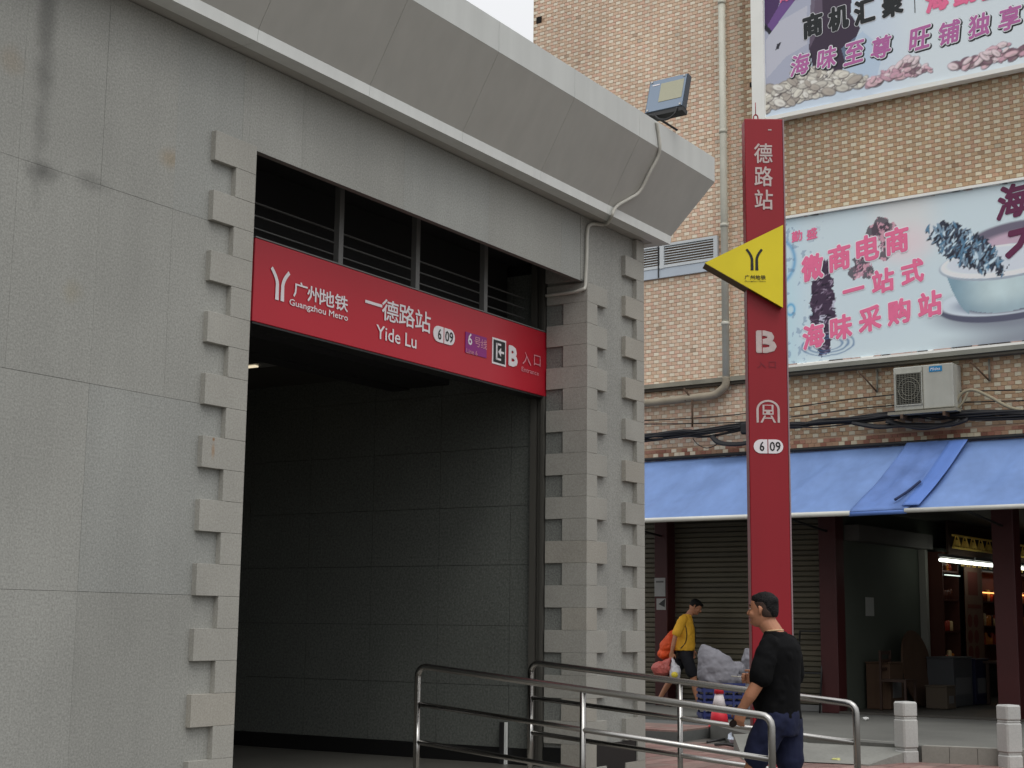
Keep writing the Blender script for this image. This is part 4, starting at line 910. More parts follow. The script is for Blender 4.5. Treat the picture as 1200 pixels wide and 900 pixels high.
def ch(E, s, c, w_, h_, m, bold=.03, shear=.1, out=None, ob=.07, slant=0.):
    c = (-c[0], c[1])
    if out is not None: letter(BW, s, c, w_, h_, out, E, d=.005, bold=ob, shear=shear, slant=slant, name='letter_outline')
    letter(BW, s, c, w_, h_, m, E, d=.009, bold=bold, shear=shear, slant=slant)
for s, c in zip('海勤盛', [(10.579,7.847), (10.279,7.832), (10.014,7.836)]): ch(LB, s, c, .18, .175, pink, .05)
for s, c in zip('微商电商', [(10.020,7.272), (9.550,7.371), (9.068,7.459), (8.580,7.514)]): ch(LB, s, c, .355, .40, pink, .07, .13, whit, .14)
for s, c in zip('一站式', [(9.324,6.815), (8.829,6.898), (8.345,6.980)]): ch(LB, s, c, .34, .36, pink, .07, .13, whit, .14)
for s, c in zip('海味采购站', [(10.027,6.140), (9.550,6.229), (9.062,6.313), (8.582,6.375), (8.086,6.435)]): ch(LB, s, c, .35, .375, pink, .07, .13, whit, .14)
ch(LB, '海', (6.763,7.859), .42, .50, plum, .06, .1, slant=.15); ch(LB, '大', (6.571,7.301), .55, .55, plum, .08, .1, slant=.15)

def shells(col, A, Z, mask, n, size, pal, seed):
    r = random.Random(seed); ys, xs = np.nonzero(mask > .5)
    if not len(ys): return col
    for k in range(n):
        i = r.randrange(len(ys)); cx, cz = A[ys[i], xs[i]], Z[ys[i], xs[i]]; s = r.uniform(*size); ang = r.uniform(-.9, .9); fl = r.uniform(.3, .65)
        e = ell(A, Z, (cx, cz), s*1.12, s*fl*1.25, ang, .1); col = mixc(col, (70, 62, 64), e*.8)
        e = ell(A, Z, (cx-.004, cz+.008), s, s*fl, ang, .25); col = mixc(col, r.choice(pal), e)
        e = ell(A, Z, (cx+.2*s, cz-.12*s), s*.5, s*fl*.35, ang, .5); col = mixc(col, (140, 130, 124), e*.45)
    return col
def paint_up(A, Z):
    col = np.ones(A.shape+(3,))*np.array(lin((186, 198, 210)))
    col = mixc(col, (206, 214, 222), ss(-9.2, -8.0, A)*.7)
    # greyish pouring shape, purple band and dark wedge at the left
    col = mixc(col, (150, 150, 168), inpoly(A, Z, q((10.797,12.102), (9.817,12.311), (9.910,10.980), (10.276,10.463), (10.833,10.128)))*.75)
    col = mixc(col, (186, 186, 194), inpoly(A, Z, q((10.567,11.586), (10.015,11.756), (10.031,11.083), (10.423,10.945), (10.776,10.645), (10.779,11.330)))*.6)
    col = mixc(col, (70, 48, 88), inpoly(A, Z, q((10.790,12.487), (10.393,12.385), (10.564,11.768), (10.793,11.486))))
    col = mixc(col, (104, 74, 130), inpoly(A, Z, q((10.776,11.543), (10.319,12.166), (10.134,12.013), (10.714,11.407))))
    col = mixc(col, (58, 46, 62), inpoly(A, Z, q((9.819,12.236), (9.203,12.002), (9.249,11.420), (9.094,11.147), (9.266,10.805), (9.454,10.435), (9.920,10.565), (10.001,11.031), (9.896,11.576))))
    col = mixc(col, (96, 84, 100), inpoly(A, Z, q((9.926,12.264), (9.727,12.212), (9.747,11.391), (9.986,10.998)))*.9)
    col = mixc(col, (40, 40, 48), inpoly(A, Z, q((10.790,11.639), (10.665,11.456), (10.714,11.407), (10.808,11.536)))); col = mixc(col, (40, 40, 48), inpoly(A, Z, q((10.575,11.207), (10.495,11.234), (10.545,11.124), (10.608,11.108))))
    col = mixc(col, (140, 170, 200), inpoly(A, Z, q((9.428,10.871), (9.051,11.078), (8.698,10.705), (8.859,10.163), (9.294,10.328)))*.35)
    # heap of shells
    heap = inpoly(A, Z, q((10.811,10.455), (10.431,10.526), (10.226,10.632), (9.918,10.625), (9.513,10.477), (9.175,10.346), (9.047,10.217), (9.298,10.168), (9.899,10.146), (10.439,10.123), (10.818,10.079)))
    col = mixc(col, (60, 56, 58), heap*(vnoise(A, Z, 13, 8) > .12)); col = shells(col, A, Z, heap, 230, (.05, .13), [(208, 204, 192), (190, 186, 176), (216, 212, 204), (168, 160, 150)], 5)
    for P, s in ((q((8.974,10.187), (8.855,10.277), (8.566,10.330), (8.335,10.437), (8.167,10.385), (8.116,10.246), (7.937,10.193), (8.147,10.154), (8.715,10.161), (8.918,10.132)), 12), (q((7.636,10.155), (7.323,10.198), (7.053,10.277), (6.852,10.356), (6.710,10.309), (6.716,10.173), (6.468,10.227), (6.475,10.065), (7.061,10.085), (7.529,10.104)), 15)):
        m = inpoly(A, Z, P); col = mixc(col, (150, 120, 134), m*(vnoise(A, Z, 16, s) > .45)*.7); col = shells(col, A, Z, m, 90, (.04, .11), [(206, 172, 180), (190, 150, 164), (214, 196, 200), (120, 92, 104)], s)
    return col*1.34
UB = board('billboard', 'upper billboard with black and lilac characters and a heap of shells', -10.95, -4.6, 9.95, 13.3, paint_up, .0135, 'billboards on the tiled wall')
box2('frame_bar', (21.80, 10.80, 9.90), (21.98, 11.03, 13.3), edge_w, UB, FB); box2('frame_bar', (21.81, 4.6, 9.885), (21.98, 10.79, 9.955), edge_w, UB, FB)
torn_wrap(UB, -9.6, -4.7, 9.955, 6, .05)
for s, c in zip('商机汇聚', [(9.919,11.389), (9.462,11.407), (9.008,11.409), (8.532,11.414)]): ch(UB, s, c, .33, .39, pblk, .085, .07, whit, .125)
for s, c in zip('海勤盛', [(10.416,12.023), (10.173,12.015), (9.932,12.015)]): ch(UB, s, c, .18, .19, pink, .06, .07)
for s, c in zip('海勤盛', [(7.800,11.326), (7.347,11.327), (6.904,11.328)]): ch(UB, s, c, .35, .38, pink, .09, .07)
vb = (8.165,11.490); plate(BW, rect((-vb[0], vb[1]), .012, .62), pblk, UB, .003, .006, 'divider_line')
for s, c in zip('海味至尊旺铺独享', [(10.161,10.760), (9.679,10.765), (9.204,10.747), (8.743,10.737), (8.099,10.737), (7.629,10.724), (7.148,10.730), (6.679,10.736)]):
    c2 = (-c[0]+.012, c[1]-.014); letter(BW, s, c2, .32, .355, pblk, UB, d=.003, bold=.17, shear=.07, slant=.12, name='letter_shadow')
    ch(UB, s, c, .32, .355, lilac, .045, .07, whit, .115, slant=.12)

# ------------------------------------------------------------------ people
def ringloft(rings, seg=24):
    """horizontal elliptical rings (x, y, z, rx, ry)"""
    V = []; F = []
    for (x, y, z, rx, ry) in rings:
        for k in range(seg): t = 2*math.pi*k/seg; V.append((x+rx*math.cos(t), y+ry*math.sin(t), z))
    n = len(rings)
    for i in range(n-1):
        for k in range(seg): F.append((i*seg+k, i*seg+(k+1) % seg, (i+1)*seg+(k+1) % seg, (i+1)*seg+k))
    F.append(tuple(range(seg))[::-1]); F.append(tuple((n-1)*seg+k for k in range(seg)))
    return V, F
def ball(c, r, seg=14):
    rings = []
    for i in range(1, 9):
        t = math.pi*i/9; rings.append((c[0], c[1], c[2]-r[2]*math.cos(t), r[0]*math.sin(t), r[1]*math.sin(t)))
    return ringloft(rings, seg)
def limb(P, R, seg=14):
    P = [Vector(p) for p in P]; a = (P[0]-P[1]).normalized(); b = (P[-1]-P[-2]).normalized()
    PP = [P[0]+a*R[0]*.9, P[0]+a*R[0]*.6]+P+[P[-1]+b*R[-1]*.6, P[-1]+b*R[-1]*.9]; RR = [R[0]*.4, R[0]*.8]+list(R)+[R[-1]*.8, R[-1]*.4]
    return tubegeo(PP, RR, seg)
def fuse(name, parts, voxel, smooth, m, parent, fr, base, disp=0., dscale=.12, fine=0.):
    """join the pieces into one continuous skin"""
    mb = MB()
    for V, F in parts: mb.add(V, F)
    me = bpy.data.meshes.new('tmp'); me.from_pydata(mb.V, [], mb.F); me.update()
    bm = bmesh.new(); bm.from_mesh(me); bmesh.ops.recalc_face_normals(bm, faces=bm.faces[:]); bm.to_mesh(me); bm.free()
    o = bpy.data.objects.new('tmp', me); COL.objects.link(o)
    r = o.modifiers.new('r', 'REMESH'); r.mode = 'VOXEL'; r.voxel_size = voxel
    s = o.modifiers.new('s', 'SMOOTH'); s.factor = .5; s.iterations = smooth
    if disp:
        tx = bpy.data.textures.new('folds', 'CLOUDS'); tx.noise_scale = dscale; tx.noise_depth = 2
        d = o.modifiers.new('d', 'DISPLACE'); d.texture = tx; d.strength = disp; d.mid_level = .5; d.texture_coords = 'LOCAL'
        if fine:
            t2 = bpy.data.textures.new('creases', 'MARBLE'); t2.noise_scale = .11; t2.turbulence = 9; t2.marble_type = 'SHARP'
            d2 = o.modifiers.new('d2', 'DISPLACE'); d2.texture = t2; d2.strength = fine; d2.mid_level = .4; d2.texture_coords = 'LOCAL'
        s2 = o.modifiers.new('s2', 'SMOOTH'); s2.iterations = 2
    dg = bpy.context.evaluated_depsgraph_get(); m2 = bpy.data.meshes.new_from_object(o.evaluated_get(dg))
    V = np.array([v.co[:] for v in m2.vertices]); F = [tuple(p.vertices) for p in m2.polygons]
    bpy.data.objects.remove(o); bpy.data.meshes.remove(me); bpy.data.meshes.remove(m2)
    return mk(name, V+np.array(base), F, m, parent, fr, smooth=True)
skin = mat('skin tan', lin((178, 124, 94)), .55, blotch=.14, bscale=11, speck=.05, sscale=90, bump=.15, bumpscale=70); hairm = mat('black hair', (.006, .005, .005), .6, speck=.5, sscale=150, bump=.9, bumpscale=120, spec=.2)
lipm = mat('lips', lin((140, 78, 70)), .5); eyew = mat('eye white', (.7, .7, .68), .3)
def finger(root, direction, curl, L, r, axis):
    """three bent segments"""
    P = [Vector(root)]; d = Vector(direction).normalized()
    for k, f in enumerate((.42, .32, .26)):
        d = (Matrix.Rotation(curl*(.5+.4*k), 3, axis) @ d).normalized(); P.append(P[-1]+d*L*f)
    return limb(P, [r, r*.95, r*.88, r*.75], 8)
def hand(wrist, fwd, out, curl, side):
    """fwd: along the palm, out: direction the back of the hand faces, side: towards the thumb"""
    fwd = Vector(fwd).normalized(); out = Vector(out).normalized(); th = Vector(side).normalized(); w_ = Vector(wrist)
    axis = th.copy(); parts = []
    if (Matrix.Rotation(.5, 3, axis) @ fwd).dot(out) > 0: axis = -axis
    for q in (-.026, -.009, .009, .026): parts.append(limb([w_+th*q*.6, w_+fwd*.05+th*q, w_+fwd*.085+th*q], [.018, .0165, .013], 8))
    for q, L in ((-.030, .062), (-.011, .076), (.010, .080), (.029, .072)): parts.append(finger(w_+fwd*.085+th*q, fwd, curl, L, .0095, axis))
    td = (th*.8+fwd*.55-out*.3).normalized(); r0 = w_+fwd*.022+th*.026
    parts.append(limb([r0, r0+td*.035, r0+td*.045+fwd*.022-out*.006, r0+td*.044+fwd*.044-out*.018], [.014, .0125, .011, .009], 8))
    return parts
def head_parts(c, yawless=0.):
    x, y, z = c
    R = [(x+.028, y, z-.118, .035, .030), (x+.020, y, z-.108, .060, .052), (x+.012, y, z-.085, .078, .064), (x+.006, y, z-.055, .088, .071), (x+.002, y, z-.02, .094, .074), (x, y, z+.015, .097, .077),
         (x-.004, y, z+.05, .097, .077), (x-.008, y, z+.080, .088, .070), (x-.010, y, z+.100, .068, .054), (x-.010, y, z+.113, .035, .028)]
    P = [ringloft(R), ball((x-.025, y, z+.01), (.078, .074, .09)),
         limb([(x+.090, y, z+.015), (x+.110, y, z-.016), (x+.116, y, z-.026)], [.009, .014, .015], 8),       # nose
         ball((x+.094, y, z-.055), (.012, .024, .010)), ball((x+.086, y, z-.088), (.016, .026, .018)), ball((x+.088, y, z+.028), (.012, .05, .010))]
    for s in (-1, 1): P += [limb([(x-.012, y+s*.080, z+.022), (x-.022, y+s*.088, z+.008), (x-.012, y+s*.084, z-.024)], [.008, .012, .008], 8), ball((x+.06, y+s*.045, z-.03), (.03, .025, .03))]
    return P
def face_bits(c, E, fr, base):
    x, y, z = c; B = Vector(base)
    for s in (-1, 1):
        V, F = ball((x+.080, y+s*.034, z+.008), (.009, .012, .0055)); mk('eye', np.array(V)+np.array(base), F, eyew, E, fr, True)
        V, F = ball((x+.0862, y+s*.034, z+.008), (.0035, .0055, .0052)); mk('iris', np.array(V)+np.array(base), F, hairm, E, fr, True)
        V, F = limb([(x+.092, y+s*.018, z+.030), (x+.090, y+s*.035, z+.034), (x+.076, y+s*.052, z+.030)], [.004, .0055, .004], 6); mk('eyebrow', np.array(V)+np.array(base), F, hairm, E, fr, True)
    V, F = limb([(x+.098, y-.022, z-.055), (x+.106, y, z-.054), (x+.098, y+.022, z-.055)], [.004, .006, .004], 6); mk('lips', np.array(V)+np.array(base), F, lipm, E, fr, True)
def strands(c, E, fr, base, n, tilt, M=None):
    """short hairs standing off the crown"""
    r = random.Random(11); V = []; F = []
    for k in range(n):
        th = r.uniform(0, 6.2832); ph = r.uniform(.0, 1.45); d = Vector((math.sin(ph)*math.cos(th), math.sin(ph)*math.sin(th), math.cos(ph)))
        if d.x > .45 and d.z < .55: continue
        p = Vector((c[0]-.014+d.x*.094, c[1]+d.y*.079, c[2]+.028+d.z*.088)); t = Vector((-d.y, d.x, .01)).normalized()*.0022; tip = p+(d+Vector((r.uniform(-.3, .5), r.uniform(-.3, .3), r.uniform(-.3, .3)))).normalized()*r.uniform(.008, .016)
        if M is not None: p, t, tip = M @ p, M.to_3x3() @ t, M @ tip
        o = len(V); V += [tuple(p+t+Vector(base)), tuple(p-t+Vector(base)), tuple(tip+Vector(base))]; F.append((o, o+1, o+2))
    o = mk('hair_strands', V, F, hairm, E, fr); tag(o, kind='stuff')
def shoe(c, L, m, E, fr, base, name='shoe', pitch=0., sandal=False):
    x, y, z = c
    P = [limb([(x-L*.32, y, z+.035), (x, y, z+.032), (x+L*.35, y, z+.028)], [.042, .044, .038], 12)]
    if not sandal: P.append(limb([(x-L*.25, y, z+.05), (x-.02, y, z+.075)], [.045, .04], 12))
    if pitch:
        R = Matrix.Rotation(pitch, 3, 'Y'); pv_ = Vector((x+L*.4, y, z)); P = [([tuple(R @ (Vector(v)-pv_)+pv_) for v in V], F) for V, F in P]
    return fuse(name, P, .008, 3, m, E, fr, base)

# the man in black walking up the ramp between the handrails
FM = Fr(math.radians(88)); base = FM.m.inverted() @ Vector((9.90, 4.055, .03)); base = tuple(base)
MA = empty('person', base, 'man in black t-shirt and navy shorts walking between the handrails', 'person', fr=FM)
hc = (.108, .01, 1.592)
body = head_parts(hc)
body += [limb([(.0, 0, 1.36), (.04, 0, 1.44), (.082, .005, 1.50)], [.075, .066, .066]),
         ringloft([(0, 0, .82, .13, .16), (.02, 0, .95, .12, .15), (.02, 0, 1.1, .12, .15), (0, 0, 1.25, .11, .15), (0, 0, 1.35, .075, .12), (0, 0, 1.41, .05, .07)])]
wl, wr = (.150, .285, .925), (.25, -.19, 1.10)
body += [limb([(0, .16, 1.33), (.005, .245, 1.20), (.035, .27, 1.10), (.09, .285, 1.01), wl], [.052, .052, .046, .043, .029]),
         limb([(0, -.16, 1.33), (0, -.25, 1.2), (.03, -.27, 1.08), (.13, -.24, 1.09), wr], [.055, .054, .046, .042, .028])]
body += hand(wl, (.30, -.05, -.95), (-.15, .98, -.1), .75, (.93, .1, .33)) + hand(wr, (.95, .1, .12), (.1, -.95, .2), 1.25, (-.1, .1, .97))
body += [limb([(0, .09, .86), (.09, .10, .68), (.165, .10, .50), (.13, .10, .30), (.10, .10, .10)], [.095, .078, .062, .056, .036]),
         limb([(0, -.09, .86), (-.01, -.10, .68), (-.03, -.10, .50), (-.14, -.10, .32), (-.24, -.10, .15)], [.095, .078, .060, .056, .036])]
body += [limb([(.08, .10, .05), (.16, .10, .035)], [.036, .03]), limb([(-.26, -.10, .11), (-.20, -.10, .05)], [.034, .03])]
fuse('body', body, .0065, 4, skin, MA, FM, base)
face_bits(hc, MA, FM, base)
x, y, z = hc
fuse('hair', [ringloft([(x-.032, y, z+.030, .070, .0745), (x-.020, y, z+.055, .086, .0765), (x-.012, y, z+.080, .088, .0735), (x-.012, y, z+.102, .074, .060), (x-.012, y, z+.119, .050, .040), (x-.012, y, z+.126, .02, .02)]),
              ringloft([(x-.058, y, z-.050, .040, .054), (x-.052, y, z-.02, .056, .067), (x-.046, y, z+.015, .062, .0765), (x-.040, y, z+.045, .068, .0775)]),
              ringloft([(x-.020, y, z+.045, .088, .0825), (x-.012, y, z+.068, .099, .0815), (x-.010, y, z+.09, .092, .070)]),
              ball((x+.040, y, z+.086), (.046, .056, .026))], .006, 3, hairm, MA, FM, base, disp=.004, dscale=.02)
strands(hc, MA, FM, base, 1500, .0)
fuse('hair_fade', [ringloft([(x-.038, y, z-.050, .058, .068), (x-.030, y, z-.015, .074, .080), (x-.018, y, z+.02, .084, .0835), (x-.010, y, z+.055, .090, .0835)])], .006, 2, mat('close cropped hair', lin((62, 46, 38)), .8, speck=.35, sscale=220), MA, FM, base)
for s_ in (-1, 1):
    V, F = limb([(x-.008, y+s_*.086, z+.020), (x-.020, y+s_*.095, z+.006), (x-.010, y+s_*.088, z-.026)], [.008, .013, .008], 10); mk('ear', np.array(V)+np.array(base), F, skin, MA, FM, True)
shirtb = mat('black cotton shirt', (.0045, .0045, .005), .9, spec=.12, blotch=.15, bscale=8, bump=.25, bumpscale=14)
fuse('shirt', [ringloft([(.018, 0, .850, .156, .186), (.022, 0, .92, .152, .182), (.03, 0, 1.02, .160, .184), (.018, 0, 1.15, .154, .190), (0, 0, 1.27, .144, .202), (-.005, 0, 1.34, .132, .198), (.0, 0, 1.39, .105, .155), (.015, 0, 1.425, .080, .095), (.022, 0, 1.445, .072, .078)], 32),
               limb([(0, .155, 1.355), (.0, .215, 1.27), (.018, .262, 1.14)], [.076, .076, .082]), limb([(0, -.155, 1.355), (.0, -.215, 1.27), (.018, -.262, 1.14)], [.076, .076, .082])], .010, 4, shirtb, MA, FM, base, disp=.022, dscale=.11, fine=.007)
tube('neck_band', [(base[0]+.036+.062*math.cos(t/16*6.2832), base[1]+.066*math.sin(t/16*6.2832), base[2]+1.448+.006*math.cos(t/16*6.2832)*-1) for t in range(17)], .006, mat('pale collar line', lin((200, 170, 130)), .5), MA, FM, seg=6)
navy = mat('navy shorts cloth', lin((20, 26, 54)), .9, blotch=.12, bscale=8, bump=.2, bumpscale=12)
fuse('shorts', [ringloft([(.005, 0, .74, .12, .16), (.005, 0, .82, .140, .176), (.01, 0, .90, .138, .172), (.01, 0, .96, .12, .155)], 28),
                limb([(0, .092, .84), (.06, .102, .74), (.125, .104, .60)], [.112, .108, .100]), limb([(-.005, -.09, .84), (-.01, -.10, .72), (-.02, -.10, .56)], [.112, .106, .098])], .010, 4, navy, MA, FM, base, disp=.018, dscale=.10, fine=.007)
shm = mat('dark shoe', lin((40, 38, 38)), .6); shoe((.13, .10, -.005), .27, shm, MA, FM, base); shoe((-.18, -.10, -.0), .27, shm, MA, FM, base, pitch=.45)
V, F = limb([(.165, .262, .835), (.24, .262, .815)], [.022, .022], 8)
o = fuse('wallet', [limb([(.175, .265, .862), (.235, .262, .815)], [.026, .026], 6)], .006, 1, mat('dark leather', lin((36, 26, 24)), .5), None, FM, base); tag(o, 'small dark wallet in the lowered left hand of the man in black', 'wallet')
o = tube('thin_stick', [(base[0]+0.33, base[1]-.19, base[2]+1.115), (base[0]+0.45, base[1]-.17, base[2]+1.122)], .0045, mat('pale stick', lin((206, 200, 186)), .5), None, FM, seg=6); tag(o, 'thin pale stick held up in front by the man in black', 'stick')

# the person in the yellow t-shirt walking right in front of the shutter
FY = Fr(RT-.12); gp = (22.515,10.852); base = tuple(FY.m.inverted() @ Vector((gp[0], gp[1], .2)))
YE = empty('person', base, 'person in yellow t-shirt and black shorts walking with head bowed before the shutter', 'person', fr=FY)
hc = (0, 0, 0)
Rh = Matrix.Translation((.165, 0, 1.625)) @ Matrix.Rotation(.55, 4, 'Y')
hp_ = [([tuple(Rh @ Vector(v)) for v in V], F) for V, F in head_parts(hc)]
b2 = hp_+[limb([(.0, 0, 1.40), (.05, 0, 1.48), (.10, 0, 1.545)], [.065, .058, .056]),
          ringloft([(0, 0, .84, .09, .12), (0, 0, 1.0, .085, .115), (.01, 0, 1.2, .09, .12), (-.01, 0, 1.37, .075, .11), (0, 0, 1.44, .05, .06)])]
wr = (-.225, -.23, .88); wl = (.10, .26, .92)
b2 += [limb([(-.05, -.15, 1.37), (-.11, -.215, 1.27), (-.165, -.235, 1.14), (-.20, -.235, 1.0), wr], [.052, .046, .040, .036, .026]),
       limb([(-.03, .15, 1.37), (0, .225, 1.25), (.02, .24, 1.13), (.07, .25, 1.02), wl], [.052, .046, .040, .036, .026])]
b2 += hand(wr, (-.05, .05, -1), (-.1, -.98, 0), .9, (.98, -.1, 0)) + hand(wl, (.2, -.05, -1), (0, .98, 0), .5, (.98, .1, .2))
b2 += [limb([(.0, -.07, .81), (.05, -.10, .70), (.12, -.10, .50), (.15, -.10, .30), (.20, -.10, .09)], [.085, .072, .055, .050, .034]),
       limb([(.0, .07, .81), (-.12, .10, .68), (-.22, .10, .47), (-.33, .10, .30), (-.42, .10, .15)], [.085, .072, .055, .048, .034]),
       limb([(.20, -.10, .06), (.27, -.10, .035), (.33, -.10, .03)], [.036, .032, .026]), limb([(-.42, .10, .12), (-.37, .10, .06), (-.33, .10, .04)], [.034, .03, .026])]
fuse('body', b2, .0075, 4, skin, YE, FY, base)
hh = [ringloft([(-.024, 0, -.02, .080, .080), (-.018, 0, .03, .094, .086), (-.012, 0, .07, .098, .085), (-.008, 0, .10, .082, .068), (-.008, 0, .122, .045, .038)]), ball((.055, 0, .075), (.05, .066, .035))]
fuse('hair', [([tuple(Rh @ Vector(v)) for v in V], F) for V, F in hh], .008, 3, hairm, YE, FY, base, disp=.006, dscale=.03)
strands((.006, 0, .0), YE, FY, base, 900, 0, Rh)
yel2 = mat('yellow cotton shirt', lin((236, 178, 52)), .8, blotch=.08, bscale=6, bump=.2, bumpscale=12)
fuse('shirt', [ringloft([(-.02, 0, .915, .165, .175), (-.01, 0, 1.0, .165, .175), (.0, 0, 1.12, .160, .175), (0, 0, 1.26, .155, .182), (-.01, 0, 1.38, .140, .172), (0, 0, 1.45, .105, .13), (.03, 0, 1.50, .070, .075)], 30),
               limb([(-.03, -.14, 1.425), (-.09, -.205, 1.315), (-.14, -.225, 1.20)], [.070, .072, .076]), limb([(-.02, .14, 1.425), (-.01, .21, 1.30), (.01, .235, 1.2)], [.070, .072, .074])], .010, 4, yel2, YE, FY, base, disp=.016, fine=.009, dscale=.09)
bsh = mat('black shorts cloth', lin((26, 26, 32)), .85, blotch=.15, bscale=8)
fuse('shorts', [ringloft([(.0, 0, .78, .12, .15), (.0, 0, .88, .135, .16), (0, 0, .98, .125, .15)], 26), limb([(0, -.09, .84), (.04, -.10, .74), (.095, -.10, .56)], [.10, .10, .092]), limb([(0, .09, .84), (-.09, .10, .72), (-.16, .10, .58)], [.10, .098, .090])], .011, 4, bsh, YE, FY, base, disp=.02)
shoe((.26, -.10, -.005), .27, mat('pale sandal', lin((130, 120, 110)), .6), YE, FY, base, 'sandal', sandal=True); shoe((-.37, .10, .0), .27, mat('pale sandal', None), YE, FY, base, 'sandal', pitch=.5, sandal=True)
B = Vector(base)
tube('bag_strap', bezier([B+Vector(p) for p in ((-.13, -.10, 1.45), (-.02, -.175, 1.36), (.02, -.19, 1.2), (.0, -.18, 1.05), (-.08, -.18, .95))]), .007, dark_metal, YE, FY, seg=6)
tube('lanyard', bezier([B+Vector(p) for p in ((.06, -.05, 1.46), (.15, -.06, 1.3), (.16, -.05, 1.06))]), .006, dark_metal, YE, FY, seg=6)
org = mat('orange nylon', lin((224, 84, 34)), .6, blotch=.1, bscale=6, bump=.3, bumpscale=16)
o = fuse('drawstring_bag', [limb([(-.13, .02, 1.27), (-.21, .0, 1.14), (-.30, -.01, .97), (-.33, -.01, .86)], [.03, .085, .125, .105], 16), ball((-.36, -.01, .85), (.09, .12, .09))], .009, 2, org, None, FY, base, disp=.03, dscale=.08, fine=.02)
tag(o, 'orange drawstring bag on the back of the person in yellow', 'bag')
plr = mat('red plastic bag', lin((186, 96, 88)), .4, blotch=.15, bscale=9, bump=.4, bumpscale=18); plw = mat('white plastic bag', lin((206, 204, 208)), .35, blotch=.15, bscale=12, bump=.4, bumpscale=18)
o = fuse('shopping_bag', [ball((-.40, -.23, .62), (.16, .11, .125)), limb([(-.24, -.235, .78), (-.32, -.23, .70)], [.02, .07])], .008, 1, plr, None, FY, base, disp=.04, dscale=.07); tag(o, 'dull red plastic shopping bag hanging from the hand of the person in yellow', 'bag')
E = fuse('shopping_bag', [ball((-.17, -.26, .56), (.09, .08, .14)), limb([(-.215, -.24, .79), (-.19, -.25, .66)], [.018, .06])], .008, 1, plw, None, FY, base, disp=.04, dscale=.06); tag(E, 'white plastic shopping bag with yellow fruit carried by the person in yellow', 'bag')
V, F = ball(tuple(B+Vector((-.18, -.335, .53))), (.055, .04, .05)); mk('fruit', V, F, mat('yellow fruit', lin((228, 206, 70)), .5), E, FY, True)

# ------------------------------------------------------------------ things on the pavement
bc = (20.171,9.168)
FK = Fr(RT+.05); kc = FK.m.inverted() @ Vector((bc[0], bc[1], .2))
E = empty('plastic_crate', tuple(kc), 'blue plastic crate under the white sacks by the shutter', 'crate', fr=FK); bp2 = mat('blue crate plastic', lin((42, 52, 104)), .5, blotch=.1)
hw, hd, hh_ = .31, .22, .50
for sy in (-1, 1):
    for k in range(6): box('slat', (kc.x, kc.y+sy*hd, kc.z+.06+k*.085), (2*hw, .015, .045), bp2, E, FK)
    for k in range(5): box('rib', (kc.x-hw+.03+k*(2*hw-.06)/4, kc.y+sy*(hd+.011), kc.z+hh_/2), (.03, .008, hh_), bp2, E, FK)
for sx in (-1, 1):
    for k in range(6): box('slat', (kc.x+sx*hw, kc.y, kc.z+.06+k*.085), (.014, 2*hd-.02, .045), bp2, E, FK)
box('base', (kc.x, kc.y, kc.z+.02), (2*hw-.02, 2*hd-.02, .03), bp2, E, FK)
sack = mat('white woven sack', lin((122, 121, 127)), .7, blotch=.12, bscale=5, bump=.5, bumpscale=14)
def sackobj(parts, label, disp=.06): o = fuse('sack', parts, .012, 2, sack, None, FK, (kc.x, kc.y, kc.z), disp=disp, dscale=.2, fine=.012); tag(o, label, 'sack', 'white sacks by the shutter'); return o
sackobj([ringloft([(-.02, 0, .46, .26, .19), (-.02, 0, .55, .31, .22), (-.04, 0, .72, .30, .20), (-.10, 0, .88, .22, .15), (-.17, 0, .98, .12, .08), (-.24, 0, 1.04, .03, .03)]), limb([(.0, 0, .62), (.25, 0, .56)], [.16, .1])], 'big white sack with a pointed left corner lying on the blue crate')
sackobj([ringloft([(.46, .1, .02, .12, .12), (.47, .1, .3, .15, .14), (.47, .1, .6, .15, .13), (.46, .1, .85, .13, .11), (.45, .1, 1.0, .07, .06)])], 'tall pale sack right of the blue crate, behind the man in black')
sackobj([ball((.24, .02, .70), (.14, .12, .12))], 'small tied pale sack on top between the two larger sacks', .04)
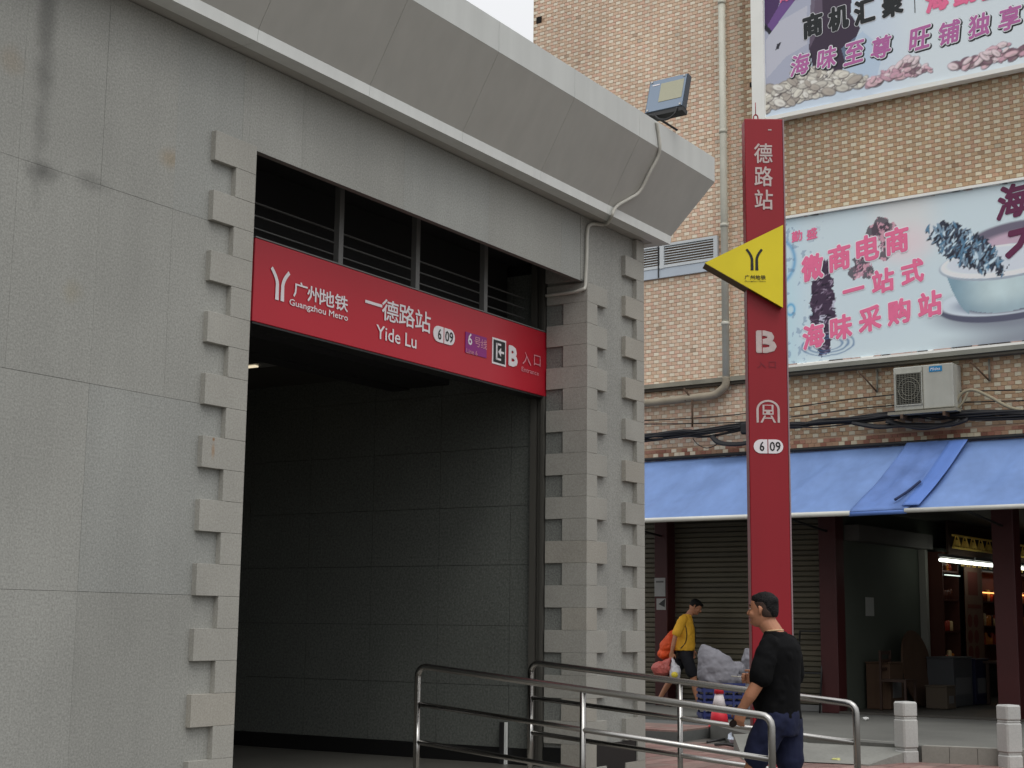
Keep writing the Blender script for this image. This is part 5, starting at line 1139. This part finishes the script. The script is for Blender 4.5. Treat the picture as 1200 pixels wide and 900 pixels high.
# cone
gc = (19.211,8.759); E = empty('traffic_cone', (gc[0], gc[1], .145), 'small red and white traffic cone by the handrail', 'cone')
cr = mat('cone red', lin((206, 44, 58)), .5, blotch=.06); cw = mat('cone white band', lin((214, 206, 206)), .5)
def cone(name, z0, z1, r0, r1, m): V, F = tubegeo([(gc[0], gc[1], .146+z0), (gc[0], gc[1], .146+z1)], [r0, r1], 20); mk(name, V, F, m, E, W0, True)
cone('foot', 0, .03, .15, .15, cr); cone('cone_body', .031, .25, .13, .10, cr); cone('white_band', .251, .45, .10, .055, cw); cone('cone_tip', .451, .55, .07, .055, cr); cone('cone_tip', .551, .59, .045, .02, cr)
# litter
def litter(p, s, m, name, label, seed, cat='litter'):
    r = random.Random(seed); bm = bmesh.new(); bmesh.ops.create_icosphere(bm, subdivisions=2, radius=1)
    for v in bm.verts: v.co *= r.uniform(.6, 1.15); v.co = Vector((v.co.x*s[0], v.co.y*s[1], max(0, v.co.z*s[2]+s[2]*.6)))
    V = [(v.co.x+p[0], v.co.y+p[1], v.co.z+p[2]) for v in bm.verts]; F = [tuple(v.index for v in f.verts) for f in bm.faces]; bm.free()
    o = mk(name, V, F, m, None); tag(o, label, cat)
a = (18.142,8.000); litter((a[0], a[1], .025), (.16, .14, .10), mat('crumpled film', lin((196, 206, 220)), .3), 'crumpled_wrapper', 'crumpled pale plastic wrapper on the paving beside the man in black', 3)
a = (21.258,7.406); litter((a[0], a[1], .202), (.08, .05, .03), mat('white scrap', lin((220, 220, 216)), .5), 'paper_scrap', 'small white scrap on the grey pavement left of the bollard', 4)
a = (16.356,6.044); litter((a[0], a[1], .03), (.07, .06, .03), mat('pale leaf', lin((190, 190, 120)), .6), 'leaf', 'small pale leaf lying below the farther handrail', 5, 'leaf')
for k, (p, q_) in enumerate((((17.880,8.321), (18.694,8.242)), ((17.564,8.069), (17.486,7.757)))):
    o = tube('stick', [(p[0], p[1], .045), ((p[0]+q_[0])/2, (p[1]+q_[1])/2, .06), (q_[0], q_[1], .045)], .018, dark_metal, None, seg=7); tag(o, ['longer dark stick lying behind the handrail near the wrapper', 'shorter dark stick lying just in front of the longer one'][k], 'stick')
